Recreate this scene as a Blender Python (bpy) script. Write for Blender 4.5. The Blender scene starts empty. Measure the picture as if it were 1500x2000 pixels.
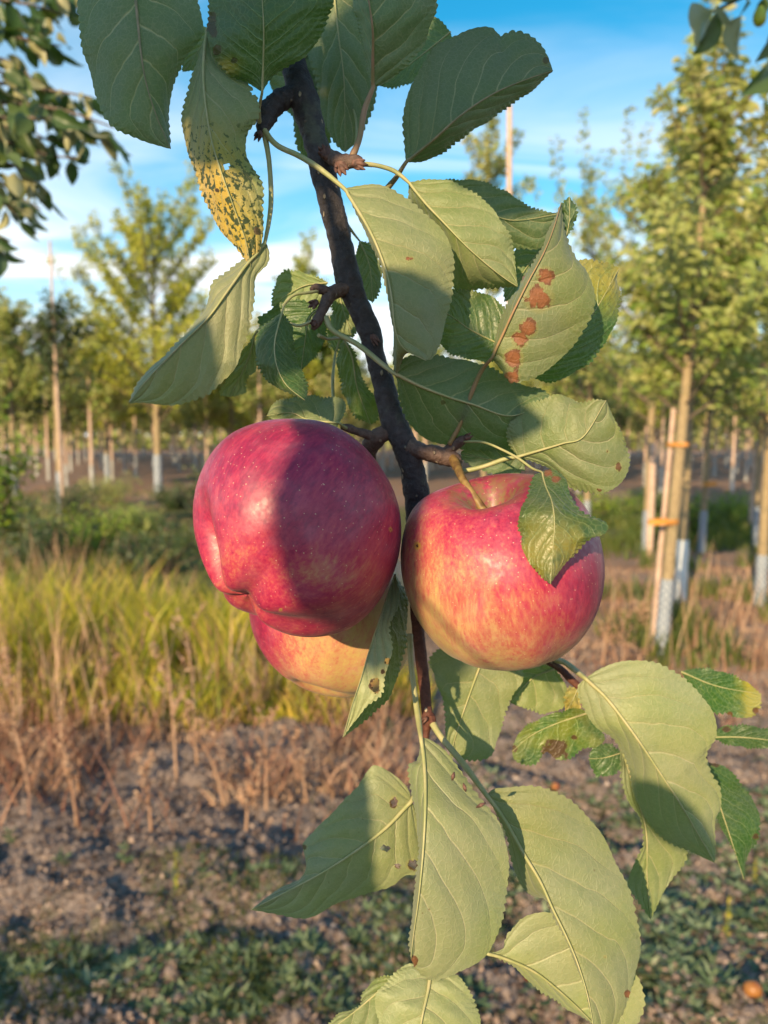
import bpy, math, random
import numpy as np
from mathutils import Vector, Matrix, noise as mnoise

random.seed(7)
rng = np.random.default_rng(7)
SC = bpy.context.scene
COL = SC.collection
R = math.radians

# ------------------------------------------------------------------ camera
F = 1511.0                      # focal length in photo pixels (photo 1500 x 2000)
CAMH = 1.65
PITCH = math.atan(150 / F)      # looking slightly down
cam_d = bpy.data.cameras.new('camera')
cam = bpy.data.objects.new('camera', cam_d)
COL.objects.link(cam)
cam.location = (0, 0, CAMH)
cam.rotation_euler = (math.pi / 2 - PITCH, 0, 0)
cam_d.sensor_fit = 'VERTICAL'
cam_d.sensor_height = 24
cam_d.lens = F / 2000 * 24
cam_d.clip_start = 0.01
cam_d.clip_end = 2000
cam_d.dof.use_dof = True
cam_d.dof.focus_distance = 0.272
cam_d.dof.aperture_fstop = 8.5
SC.camera = cam

# ------------------------------------------------------------------ light
SUN_EL, SUN_AZ = R(19), R(24)   # low sun, behind the camera and to its left
S = np.array([-math.sin(SUN_AZ) * math.cos(SUN_EL), -math.cos(SUN_AZ) * math.cos(SUN_EL), math.sin(SUN_EL)])
sun_d = bpy.data.lights.new('sun', 'SUN')
sun_d.energy = 5.0
sun_d.angle = R(0.53)
sun_d.color = (1.0, 0.75, 0.42)
sun = bpy.data.objects.new('sun', sun_d)
COL.objects.link(sun)
sun.location = (-3, -6, 6)
sun.rotation_euler = Vector(S).to_track_quat('Z', 'Y').to_euler()

world = bpy.data.worlds.new('World')
SC.world = world
world.use_nodes = True
nt = world.node_tree
N, L = nt.nodes, nt.links
N.clear()
wo = N.new('ShaderNodeOutputWorld')
bg = N.new('ShaderNodeBackground')
bg.inputs['Strength'].default_value = 0.118
sky = N.new('ShaderNodeTexSky')
sky.sky_type = 'NISHITA'
sky.sun_disc = False
sky.sun_elevation = SUN_EL
sky.sun_rotation = math.pi + SUN_AZ
sky.air_density = 1.0
sky.dust_density = 0.3
sky.ozone_density = 2.6
tc = N.new('ShaderNodeTexCoord')
sep = N.new('ShaderNodeSeparateXYZ')
L.new(tc.outputs['Generated'], sep.inputs[0])
def wmath(op, a, b=None, clamp=False):
    m = N.new('ShaderNodeMath'); m.operation = op; m.use_clamp = clamp
    for i, v in enumerate((a, b)):
        if v is None: continue
        if isinstance(v, (int, float)): m.inputs[i].default_value = v
        else: L.new(v, m.inputs[i])
    return m.outputs[0]
zc = wmath('MAXIMUM', sep.outputs['Z'], 0.0)
zz = wmath('ADD', zc, 0.12)
cx = wmath('DIVIDE', sep.outputs['X'], zz)
cy = wmath('DIVIDE', sep.outputs['Y'], zz)
comb = N.new('ShaderNodeCombineXYZ')
L.new(cx, comb.inputs[0]); L.new(cy, comb.inputs[1])
mp = N.new('ShaderNodeMapping')
mp.inputs['Rotation'].default_value = (0, 0, R(-28))
mp.inputs['Scale'].default_value = (0.45, 1.5, 1)
mp.inputs['Location'].default_value = (2.3, 0.9, 0)
L.new(comb.outputs[0], mp.inputs[0])
n1 = N.new('ShaderNodeTexNoise'); n1.inputs['Scale'].default_value = 1.15
n1.inputs['Detail'].default_value = 7; n1.inputs['Roughness'].default_value = 0.52; n1.inputs['Distortion'].default_value = 0.9
L.new(mp.outputs[0], n1.inputs['Vector'])
mr = N.new('ShaderNodeMapRange'); mr.interpolation_type = 'SMOOTHSTEP'
mr.inputs['From Min'].default_value = 0.38; mr.inputs['From Max'].default_value = 0.60
L.new(n1.outputs['Fac'], mr.inputs['Value'])
low = N.new('ShaderNodeMapRange'); low.interpolation_type = 'SMOOTHSTEP'
low.inputs['From Min'].default_value = 0.06; low.inputs['From Max'].default_value = 0.50
low.inputs['To Min'].default_value = 1.0; low.inputs['To Max'].default_value = 0.22
L.new(zc, low.inputs['Value'])
cf = wmath('MULTIPLY', mr.outputs[0], low.outputs[0])
veil = wmath('MULTIPLY', wmath('POWER', low.outputs[0], 2.6), 0.46)
cf2 = wmath('ADD', cf, veil, True)
hs = N.new('ShaderNodeHueSaturation')
hs.inputs['Saturation'].default_value = 1.42; hs.inputs['Value'].default_value = 1.10
hs.inputs['Hue'].default_value = 0.478
L.new(sky.outputs[0], hs.inputs['Color'])
mx = N.new('ShaderNodeMix'); mx.data_type = 'RGBA'
L.new(cf2, mx.inputs[0]); L.new(hs.outputs[0], mx.inputs[6])
mx.inputs[7].default_value = (6.3, 6.7, 7.1, 1)
L.new(mx.outputs[2], bg.inputs[0])
L.new(bg.outputs[0], wo.inputs[0])

SC.view_settings.view_transform = 'Standard'
SC.view_settings.look = 'None'
SC.view_settings.gamma = 1
SC.view_settings.exposure = 0.70
SC.view_settings.use_curve_mapping = False
SC.cycles.use_denoising = True
SC.cycles.max_bounces = 8
SC.cycles.diffuse_bounces = 4
SC.cycles.transparent_max_bounces = 8
SC.cycles.caustics_reflective = False
SC.cycles.caustics_refractive = False
SC.cycles.sample_clamp_indirect = 4

# ------------------------------------------------------------------ helpers
cp, sp_ = math.cos(PITCH), math.sin(PITCH)
RIGHT = np.array([1.0, 0, 0]); UP = np.array([0, sp_, cp]); FWD = np.array([0, cp, -sp_])
CAMP = np.array([0, 0, CAMH])
def P(px, py, d):
    """world point seen at photo pixel (px, py) at depth d metres"""
    px = np.asarray(px, float)[..., None]; py = np.asarray(py, float)[..., None]; d = np.asarray(d, float)[..., None]
    return CAMP + RIGHT * ((px - 750) / F * d) + UP * ((1000 - py) / F * d) + FWD * d
def PJ(w):
    v = np.asarray(w, float) - CAMP
    d = v @ FWD
    return v @ RIGHT / d * F + 750, 1000 - v @ UP / d * F, d
def ground_pt(px, py):
    """where the ray through a pixel meets the ground"""
    v = RIGHT * (px - 750) / F + UP * (1000 - py) / F + FWD
    t = -CAMH / v[2]
    return CAMP + v * t
def at_dist(px, y):
    """ground point at forward distance y under the image column px (taken at the horizon)"""
    return np.array([(px - 750) / F * y, y, 0.0])

ORG = {}
def reg(o, org, parent=None, mat=None):
    COL.objects.link(o)
    ORG[o] = np.array(org, float)
    o.parent = parent
    base = ORG[parent] if parent is not None else np.zeros(3)
    o.location = tuple(ORG[o] - base)
    return o
def mesh_data(name, verts, faces, mats=(), smooth=True, attrs=None):
    me = bpy.data.meshes.new(name)
    v = np.asarray(verts, np.float32)
    if isinstance(faces, np.ndarray):
        k = faces.shape[1]
        me.vertices.add(len(v)); me.vertices.foreach_set('co', v.ravel())
        me.loops.add(faces.size); me.loops.foreach_set('vertex_index', faces.astype(np.int32).ravel())
        me.polygons.add(len(faces))
        me.polygons.foreach_set('loop_start', np.arange(0, faces.size, k, dtype=np.int32))
        me.update(calc_edges=True)
    else:
        me.from_pydata(v.tolist(), [], faces)
        me.update()
    if smooth:
        me.polygons.foreach_set('use_smooth', np.ones(len(me.polygons), bool))
    for m in mats: me.materials.append(m)
    for k2, (typ, val) in (attrs or {}).items():
        a = me.attributes.new(k2, typ, 'POINT')
        if typ == 'FLOAT': a.data.foreach_set('value', np.asarray(val, np.float32).ravel())
        else: a.data.foreach_set('vector', np.asarray(val, np.float32).ravel())
    return me
def mobj(name, verts, faces, mat, org=None, parent=None, **kw):
    verts = np.asarray(verts, float)
    if org is None: org = verts[0]
    org = np.asarray(org, float)
    me = mesh_data(name, verts - org, faces, [mat] if not isinstance(mat, (list, tuple)) else mat, **kw)
    return reg(bpy.data.objects.new(name, me), org, parent)
def empty(name, org, parent=None):
    o = bpy.data.objects.new(name, None)
    o.empty_display_size = 0.05
    return reg(o, org, parent)
def tag(o, label=None, cat=None, group=None, kind=None):
    if label: o['label'] = label
    if cat: o['category'] = cat
    if group: o['group'] = group
    if kind: o['kind'] = kind
    return o

def crom(pts, n, closed=False):
    """Catmull-Rom through pts, n samples at even arc length"""
    p = np.asarray(pts, float)
    if len(p) == 2:
        t = np.linspace(0, 1, n)[:, None]
        return p[0] * (1 - t) + p[1] * t
    q = np.vstack([2 * p[0] - p[1], p, 2 * p[-1] - p[-2]])
    out = []
    for i in range(1, len(q) - 2):
        t = np.linspace(0, 1, 24, endpoint=False)[:, None]
        a, b, c, d = q[i - 1], q[i], q[i + 1], q[i + 2]
        out.append(0.5 * ((2 * b) + (-a + c) * t + (2 * a - 5 * b + 4 * c - d) * t ** 2 + (-a + 3 * b - 3 * c + d) * t ** 3))
    out = np.vstack(out + [p[-1:]])
    seg = np.linalg.norm(np.diff(out[:, :min(3, out.shape[1])], axis=0), axis=1)
    s = np.r_[0, np.cumsum(seg)]
    u = np.linspace(0, s[-1], n)
    return np.stack([np.interp(u, s, out[:, k]) for k in range(out.shape[1])], 1)

def tube_geo(pts, rad, sides=10, n=None, bump=0.0, bscale=60.0, cap=True):
    """tapered tube through pts (world), rad per point"""
    pts = np.asarray(pts, float); rad = np.asarray(rad, float)
    if rad.ndim == 0: rad = np.full(len(pts), float(rad))
    n = n or max(4, len(pts) * 5)
    q = crom(np.c_[pts, rad], n)
    c, r = q[:, :3], np.maximum(q[:, 3], 1e-5)
    tan = np.gradient(c, axis=0)
    tan /= np.linalg.norm(tan, axis=1)[:, None] + 1e-12
    ref = np.array([0.31, 0.9, 0.21]) if abs(tan[0] @ [0, 0, 1]) > 0.8 else np.array([0, 0, 1.0])
    u = np.cross(tan[0], ref); u /= np.linalg.norm(u)
    V = []
    ang = np.linspace(0, 2 * math.pi, sides, endpoint=False)
    for i in range(n):
        u = u - tan[i] * (u @ tan[i]); u /= np.linalg.norm(u)
        w = np.cross(tan[i], u)
        ring = c[i] + r[i] * (np.cos(ang)[:, None] * u + np.sin(ang)[:, None] * w)
        V.append(ring)
    V = np.vstack(V)
    if bump:
        cc = np.repeat(c, sides, 0)
        dirs = V - cc
        f = np.array([mnoise.fractal(Vector(v * bscale), 0.8, 2.1, 3) for v in V])
        V = cc + dirs * (1 + bump * f)[:, None]
    a = np.arange((n - 1) * sides)
    b = (a // sides) * sides + (a % sides + 1) % sides
    faces = np.stack([a, b, b + sides, a + sides], 1)
    if cap:
        V = np.vstack([V, c[0], c[-1]])
        i0, i1 = len(V) - 2, len(V) - 1
        k = np.arange(sides); k2 = (k + 1) % sides
        f0 = np.stack([np.full(sides, i0), k2, k, k], 1)
        e = (n - 1) * sides
        f1 = np.stack([np.full(sides, i1), e + k, e + k2, e + k2], 1)
        return V, [tuple(x) for x in faces] + [tuple(x[:3]) for x in f0] + [tuple(x[:3]) for x in f1]
    return V, [tuple(x) for x in faces]
def merge(geos):
    V, Fc, o = [], [], 0
    for v, f in geos:
        V.append(v); Fc += [tuple(i + o for i in x) for x in f]; o += len(v)
    return np.vstack(V), Fc

# ------------------------------------------------------------------ materials
class NB:
    """small node-building helper"""
    def __init__(s, name):
        s.m = bpy.data.materials.new(name); s.m.use_nodes = True
        s.t = s.m.node_tree; s.t.nodes.clear()
        s.out = s.t.nodes.new('ShaderNodeOutputMaterial')
    def n(s, typ, **kw):
        nd = s.t.nodes.new(typ)
        for k, v in kw.items(): setattr(nd, k, v)
        return nd
    def put(s, sock, v):
        if v is None: return
        if hasattr(v, 'is_linked') or isinstance(v, bpy.types.NodeSocket): s.t.links.new(v, sock)
        else:
            if sock.type == 'RGBA' and len(v) == 3: v = (*v, 1)
            sock.default_value = v
    def math(s, op, a, b=None, c=None, clamp=False):
        nd = s.n('ShaderNodeMath', operation=op, use_clamp=clamp)
        for i, v in enumerate((a, b, c)): s.put(nd.inputs[i], v)
        return nd.outputs[0]
    def mix(s, f, a, b, blend='MIX'):
        nd = s.n('ShaderNodeMix', data_type='RGBA', blend_type=blend)
        s.put(nd.inputs[0], f); s.put(nd.inputs[6], a); s.put(nd.inputs[7], b)
        return nd.outputs[2]
    def noise(s, vec, scale, detail=4, rough=0.5, dist=0.0, out='Fac'):
        nd = s.n('ShaderNodeTexNoise')
        s.put(nd.inputs['Vector'], vec)
        nd.inputs['Scale'].default_value = scale; nd.inputs['Detail'].default_value = detail
        nd.inputs['Roughness'].default_value = rough; nd.inputs['Distortion'].default_value = dist
        return nd.outputs[out]
    def vor(s, vec, scale, feature='F1', rnd=1.0, out='Distance'):
        nd = s.n('ShaderNodeTexVoronoi', feature=feature)
        s.put(nd.inputs['Vector'], vec)
        nd.inputs['Scale'].default_value = scale; nd.inputs['Randomness'].default_value = rnd
        return nd.outputs[out]
    def ss(s, v, a, b, lo=0.0, hi=1.0):
        nd = s.n('ShaderNodeMapRange', interpolation_type='SMOOTHSTEP')
        s.put(nd.inputs['Value'], v)
        nd.inputs['From Min'].default_value = a; nd.inputs['From Max'].default_value = b
        nd.inputs['To Min'].default_value = lo; nd.inputs['To Max'].default_value = hi
        return nd.outputs[0]
    def ramp(s, f, stops):
        nd = s.n('ShaderNodeValToRGB'); s.put(nd.inputs[0], f)
        cr = nd.color_ramp
        while len(cr.elements) > 1: cr.elements.remove(cr.elements[-1])
        cr.elements[0].position = stops[0][0]; cr.elements[0].color = (*stops[0][1], 1)
        for p, c in stops[1:]:
            e = cr.elements.new(p); e.color = (*c, 1)
        return nd.outputs[0]
    def attr(s, name, out='Fac'):
        return s.n('ShaderNodeAttribute', attribute_name=name).outputs[out]
    def pos(s): return s.n('ShaderNodeNewGeometry').outputs['Position']
    def obj(s): return s.n('ShaderNodeTexCoord').outputs['Object']
    def bump(s, h, strength=0.3, dist=0.001, normal=None):
        nd = s.n('ShaderNodeBump')
        nd.inputs['Strength'].default_value = strength; nd.inputs['Distance'].default_value = dist
        s.put(nd.inputs['Height'], h)
        if normal is not None: s.put(nd.inputs['Normal'], normal)
        return nd.outputs[0]
    def bsdf(s, col, rough=0.6, normal=None, spec=0.5, **kw):
        b = s.n('ShaderNodeBsdfPrincipled')
        s.put(b.inputs['Base Color'], col); s.put(b.inputs['Roughness'], rough)
        s.put(b.inputs['Specular IOR Level'], spec)
        if normal is not None: s.put(b.inputs['Normal'], normal)
        for k, v in kw.items(): s.put(b.inputs[k.replace('_', ' ')], v)
        return b.outputs[0]
    def leafmix(s, surf, col, fac):
        t = s.n('ShaderNodeBsdfTranslucent'); s.put(t.inputs['Color'], col)
        mx_ = s.n('ShaderNodeMixShader'); s.put(mx_.inputs[0], fac)
        s.t.links.new(surf, mx_.inputs[1]); s.t.links.new(t.outputs[0], mx_.inputs[2])
        return mx_.outputs[0]
    def done(s, surf):
        s.t.links.new(surf, s.out.inputs['Surface']); return s.m

def mat_leaf():
    b = NB('apple_leaf')
    geo = b.n('ShaderNodeNewGeometry')
    back = geo.outputs['Backfacing']; pos = geo.outputs['Position']
    uv = b.attr('luv', 'Vector')
    sx = b.n('ShaderNodeSeparateXYZ'); b.put(sx.inputs[0], uv)
    u, v, sd = sx.outputs[0], sx.outputs[1], sx.outputs[2]
    au = b.math('ABSOLUTE', u)
    wob = b.math('SUBTRACT', b.noise(uv, 2.2, 2), 0.5)
    nv = b.attr('nvein')
    # secondary veins: leave the midrib, arch towards the tip
    k = b.math('ADD', b.math('MULTIPLY', au, 0.30), b.math('MULTIPLY', b.math('POWER', au, 3.0), 0.10))
    side = b.math('MULTIPLY', b.math('SIGN', u), 0.21)
    ph = b.math('ADD', b.math('MULTIPLY', b.math('SUBTRACT', v, b.math('ADD', k, b.math('MULTIPLY', wob, 0.10))), nv), side)
    tri = b.math('PINGPONG', ph, 0.5)            # 0 at a vein
    wv = b.math('MULTIPLY', b.math('SUBTRACT', 1.15, au), 0.055)
    sec = b.math('SUBTRACT', 1.0, b.math('DIVIDE', tri, b.math('MAXIMUM', wv, 0.006)), clamp=True)
    secw = b.math('SUBTRACT', 1.0, b.math('DIVIDE', tri, 0.22), clamp=True)   # soft shoulder of a vein
    fade = b.ss(au, 0.98, 0.7)
    sec = b.math('MULTIPLY', sec, fade)
    # fine network
    warp = b.n('ShaderNodeVectorMath', operation='MULTIPLY_ADD')
    nz = b.noise(pos, 260, 2, out='Color')
    b.put(warp.inputs[0], nz); warp.inputs[1].default_value = (0.0016,) * 3; b.put(warp.inputs[2], pos)
    v1 = b.vor(warp.outputs[0], 470, 'DISTANCE_TO_EDGE')
    v2 = b.vor(warp.outputs[0], 900, 'DISTANCE_TO_EDGE')
    net1 = b.ss(v1, 0.10, 0.0)
    net2 = b.ss(v2, 0.14, 0.0)
    blotch = b.attr('blotch'); yel = b.attr('yel'); speck = b.attr('speck'); tint = b.attr('tint')
    big = b.noise(pos, 55, 3, 0.6)
    med = b.noise(pos, 420, 3, 0.6)
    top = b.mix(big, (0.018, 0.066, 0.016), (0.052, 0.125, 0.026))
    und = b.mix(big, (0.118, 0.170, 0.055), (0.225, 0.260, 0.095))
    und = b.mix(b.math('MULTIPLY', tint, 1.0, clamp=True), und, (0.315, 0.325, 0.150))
    und = b.mix(b.ss(tint, 0.0, -1.0), und, b.mix(big, (0.055, 0.105, 0.048), (0.095, 0.150, 0.065)))  # negative tint: darker green, shade painted into leaves that hang out of the sun
    yy = b.math('MULTIPLY', yel, b.ss(b.math('ADD', b.noise(pos, 90, 4, 0.6), b.math('MULTIPLY', yel, 0.35)), 0.42, 0.72))
    top = b.mix(yy, top, (0.50, 0.38, 0.015))
    und = b.mix(yy, und, (0.56, 0.36, 0.02))
    vt = b.math('ADD', b.math('MULTIPLY', sec, 0.75), b.math('MULTIPLY', net1, 0.32), clamp=True)
    topv = b.mix(vt, top, (0.22, 0.30, 0.10))
    vu = b.math('ADD', b.math('MULTIPLY', sec, 0.85), b.math('MULTIPLY', net1, 0.17), clamp=True)
    vu2 = b.math('ADD', vu, b.math('MULTIPLY', net2, 0.10), clamp=True)
    undv = b.mix(vu2, und, (0.42, 0.40, 0.20))
    undv = b.mix(b.math('MULTIPLY', b.ss(med, 0.45, 0.75), 0.25), undv, (0.11, 0.17, 0.06))
    col = b.mix(back, topv, undv)
    oi = b.n('ShaderNodeObjectInfo')
    vary = b.ss(oi.outputs['Random'], 0, 1, 0.80, 1.16)
    vc = b.n('ShaderNodeHueSaturation'); b.put(vc.inputs['Color'], col); b.put(vc.inputs['Value'], vary)
    b.put(vc.inputs['Hue'], b.ss(b.noise(pos, 26, 2), 0.25, 0.75, 0.485, 0.512)); b.put(vc.inputs['Saturation'], b.ss(b.noise(pos, 38, 3), 0.3, 0.7, 0.76, 1.04))
    col = vc.outputs[0]
    # dark fungus specks
    spk = b.math('MULTIPLY', b.ss(b.math('ADD', b.noise(pos, 520, 2, 0.6), b.math('MULTIPLY', speck, 0.115)), 0.615, 0.66), b.ss(speck, 0.0, 0.25))
    col = b.mix(spk, col, (0.035, 0.045, 0.018))
    fleck = b.math('MULTIPLY', b.ss(b.vor(pos, 210), 0.10, 0.05), b.ss(b.noise(pos, 70, 1), 0.60, 0.66))
    col = b.mix(b.math('MULTIPLY', fleck, 0.6), col, (0.10, 0.045, 0.02))
    # brown dead blotches
    bl = b.ss(b.math('ADD', blotch, b.math('MULTIPLY', b.math('SUBTRACT', b.noise(pos, 260, 4, 0.65), 0.5), 2.4)), 0.02, 0.14)
    brown = b.mix(b.noise(pos, 700, 3), (0.16, 0.045, 0.018), (0.33, 0.12, 0.055))
    brown = b.mix(sd, (0.055, 0.022, 0.014), brown)
    halo = b.ss(blotch, -0.35, 0.05, 0, 0.30)
    col = b.mix(halo, col, b.mix(back, (0.16, 0.15, 0.03), (0.34, 0.27, 0.08)))
    edge = b.math('MULTIPLY', bl, b.ss(blotch, 0.45, 0.05, 0, .65))
    brown = b.mix(edge, brown, (0.07, 0.022, 0.012))
    col = b.mix(bl, col, brown)
    # thin dry rim
    h = b.math('ADD', b.math('MULTIPLY', sec, 1.0), b.math('MULTIPLY', secw, 1.1))
    h = b.math('ADD', h, b.math('MULTIPLY', net1, 0.30))
    h = b.math('SUBTRACT', h, b.math('MULTIPLY', bl, 0.8))
    h = b.math('ADD', h, b.math('MULTIPLY', net2, 0.10))
    h = b.math('ADD', h, b.math('MULTIPLY', med, 0.35))
    nrm = b.bump(h, 0.55, 0.00040)
    rough = b.mix(back, (0.40,) * 3, (0.52,) * 3)
    surf = b.bsdf(col, rough, nrm, 0.5, Sheen_Weight=0.12, Sheen_Roughness=0.5)
    tcol = b.mix(0.75, col, (0.30, 0.50, 0.03))
    return b.done(b.leafmix(surf, tcol, 0.24))

def mat_apple():
    b = NB('apple_skin')
    loc = b.attr('aloc', 'Vector'); red = b.attr('red')
    mp_ = b.n('ShaderNodeMapping'); b.put(mp_.inputs[0], loc); mp_.inputs['Scale'].default_value = (1, 1, 0.28)
    st = b.noise(mp_.outputs[0], 9, 6, 0.62)
    st2 = b.noise(mp_.outputs[0], 34, 4, 0.65)
    bl = b.noise(loc, 2.3, 3, 0.5)
    grn = b.noise(loc, 48, 3, 0.7)
    f = b.math('ADD', red, b.math('MULTIPLY', b.math('SUBTRACT', st, 0.5), 0.75))
    f = b.math('ADD', f, b.math('MULTIPLY', b.math('SUBTRACT', st2, 0.5), 0.85))
    f = b.math('ADD', f, b.math('MULTIPLY', b.math('SUBTRACT', bl, 0.5), 0.28))
    f = b.math('ADD', f, b.math('MULTIPLY', b.ss(grn, 0.56, 0.70), 0.16), clamp=True)
    col = b.ramp(f, [(0.0, (0.47, 0.33, 0.12)), (0.20, (0.47, 0.25, 0.12)), (0.42, (0.43, 0.125, 0.085)),
                     (0.66, (0.38, 0.034, 0.070)), (0.85, (0.30, 0.013, 0.058)), (1.0, (0.21, 0.008, 0.046))])
    vp = b.n('ShaderNodeTexVoronoi', feature='F1'); b.put(vp.inputs['Vector'], loc); vp.inputs['Scale'].default_value = 19
    sz = b.math('MULTIPLY', b.ss(b.n('ShaderNodeSeparateColor').outputs[0], 0, 1), 1.0)
    lent = b.ss(vp.outputs['Distance'], 0.115, 0.075)
    halo = b.ss(vp.outputs['Distance'], 0.22, 0.08)
    vp3 = b.ss(b.vor(loc, 38), 0.12, 0.06)
    col = b.mix(b.math('MULTIPLY', vp3, 0.35), col, (0.28, 0.008, 0.025))
    col = b.mix(b.math('MULTIPLY', halo, 0.22), col, (0.30, 0.01, 0.03))
    col = b.mix(b.math('MULTIPLY', lent, 0.62), col, (0.72, 0.55, 0.34))
    cav = b.attr('cav')
    russ = b.math('MULTIPLY', cav, b.ss(b.noise(loc, 12, 4, 0.6), 0.30, 0.62))
    col = b.mix(b.math('MULTIPLY', russ, 0.85), col, (0.16, 0.13, 0.035))
    spot = b.attr('spot')
    col = b.mix(b.ss(spot, 0.1, 0.5), col, (0.42, 0.22, 0.05))
    col = b.mix(b.ss(spot, 0.6, 0.8), col, (0.03, 0.012, 0.008))
    bloom = b.noise(loc, 3.2, 5, 0.62)
    col = b.mix(b.ss(bloom, 0.40, 0.85, 0.0, 0.13), col, (0.62, 0.40, 0.46))
    h = b.math('ADD', b.math('MULTIPLY', b.noise(loc, 130, 2), 0.5), b.math('MULTIPLY', lent, 0.6))
    h2 = b.noise(loc, 5, 3, 0.5)
    nrm = b.bump(h2, 0.35, 0.0012)
    nrm = b.bump(h, 0.20, 0.00022, nrm)
    rough = b.ss(b.noise(loc, 16, 4), 0.3, 0.75, 0.38, 0.54)
    return b.done(b.bsdf(col, rough, nrm, 0.50, Subsurface_Weight=0.07, Subsurface_Radius=(0.006, 0.002, 0.001),
                         Subsurface_Scale=0.4, Sheen_Weight=0.05, Sheen_Roughness=0.4))

def mat_bark(name, a, bb, lent=(0.42, 0.34, 0.24), sc=1.0, rough=0.62, la=0.8):
    b = NB(name)
    pos = b.pos()
    n1_ = b.noise(pos, 90 * sc, 5, 0.65)
    n2_ = b.noise(pos, 480 * sc, 4, 0.7)
    col = b.mix(n1_, a, bb)
    col = b.mix(b.ss(n2_, 0.35, 0.8, 0, 0.55), col, tuple(x * 1.9 for x in bb))
    moss = b.ss(b.noise(pos, 60 * sc, 4, 0.6), 0.56, 0.72, 0, 0.45)
    col = b.mix(moss, col, (0.10, 0.12, 0.07))
    mp_ = b.n('ShaderNodeMapping'); b.put(mp_.inputs[0], pos); mp_.inputs['Scale'].default_value = (1.0, 1.0, 0.6)
    l1 = b.ss(b.vor(mp_.outputs[0], 210 * sc), 0.17, 0.10)
    lg = b.ss(b.noise(pos, 110 * sc, 1), 0.38, 0.48)
    lf = b.math('MULTIPLY', l1, lg)
    col = b.mix(b.math('MULTIPLY', lf, la), col, lent)
    h = b.math('ADD', n2_, b.math('MULTIPLY', lf, 0.8))
    h = b.math('ADD', h, b.math('MULTIPLY', n1_, 1.0))
    return b.done(b.bsdf(col, rough, b.bump(h, 1.0, 0.0010 / sc), 0.35))

def mat_simple(name, a, bb, scale=60, rough=0.6, bumpd=0.0, trans=0.0, tcol=None, spec=0.4, objspace=False):
    b = NB(name)
    pos = b.obj() if objspace else b.pos()
    n1_ = b.noise(pos, scale, 4, 0.6)
    col = b.mix(b.ss(n1_, 0.3, 0.7), a, bb)
    nrm = b.bump(n1_, 0.5, bumpd) if bumpd else None
    surf = b.bsdf(col, rough, nrm, spec)
    if trans: surf = b.leafmix(surf, tcol or col, trans)
    return b.done(surf)

def mat_foliage(name, stops, under, trans=0.3, tcol=(0.25, 0.38, 0.03), scale=1.1):
    """small tree leaves: colour per leaf, paler underside"""
    b = NB(name)
    geo = b.n('ShaderNodeNewGeometry')
    rnd = geo.outputs['Random Per Island']
    big = b.noise(geo.outputs['Position'], scale, 2, 0.5)
    f = b.math('ADD', b.math('MULTIPLY', rnd, 0.65), b.math('MULTIPLY', b.math('SUBTRACT', big, 0.3), 0.8), clamp=True)
    col = b.ramp(f, stops)
    col = b.mix(geo.outputs['Backfacing'], col, b.mix(0.35, under, col))
    surf = b.bsdf(col, 0.42, None, 0.5)
    return b.done(b.leafmix(surf, b.mix(0.6, col, tcol), trans))

M = {}
M['leaf'] = mat_leaf()
M['apple'] = mat_apple()
M['bark'] = mat_bark('branch_bark', (0.014, 0.012, 0.015), (0.052, 0.043, 0.045))
M['shoot'] = mat_bark('shoot_bark', (0.055, 0.018, 0.014), (0.10, 0.035, 0.022), la=0.9)
M['spur'] = mat_bark('spur_bark', (0.050, 0.032, 0.028), (0.12, 0.075, 0.060), la=0.5)
M['bud'] = mat_simple('bud_scale', (0.05, 0.024, 0.020), (0.17, 0.085, 0.065), 500, 0.7, 0.0004)
M['petiole'] = mat_simple('petiole_skin', (0.30, 0.32, 0.13), (0.42, 0.38, 0.20), 160, 0.5, 0.0001, 0.12)
M['petiole_dark'] = mat_simple('petiole_shaded_skin', (0.20, 0.19, 0.09), (0.34, 0.26, 0.15), 160, 0.5, 0.0001, 0.1)  # darker copy of the petiole colour with the shade painted in
M['midrib_red'] = mat_simple('petiole_red_skin', (0.26, 0.20, 0.08), (0.36, 0.20, 0.12), 160, 0.5, 0.0001, 0.1)
M['stalk'] = mat_simple('apple_stalk_skin', (0.11, 0.055, 0.02), (0.26, 0.17, 0.055), 260, 0.5, 0.0002)
M['calyx'] = mat_simple('dry_calyx', (0.03, 0.018, 0.012), (0.11, 0.07, 0.045), 500, 0.8, 0.0003)
M['hole'] = mat_simple('hole_rim', (0.05, 0.02, 0.012), (0.12, 0.05, 0.03), 500, 0.8)

# ------------------------------------------------------------------ the field
GX = [(1, 1)]
def soilness(x, y):
    """0 = weeds, 1 = bare soil"""
    return x * 0
def ground_z(x, y):
    x = np.asarray(x, float); y = np.asarray(y, float)
    return 0.03 * np.sin(x * 1.1 + y * .35) * np.sin(y * .8 + 1) * np.clip(y, 0, 6) / 6

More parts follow.
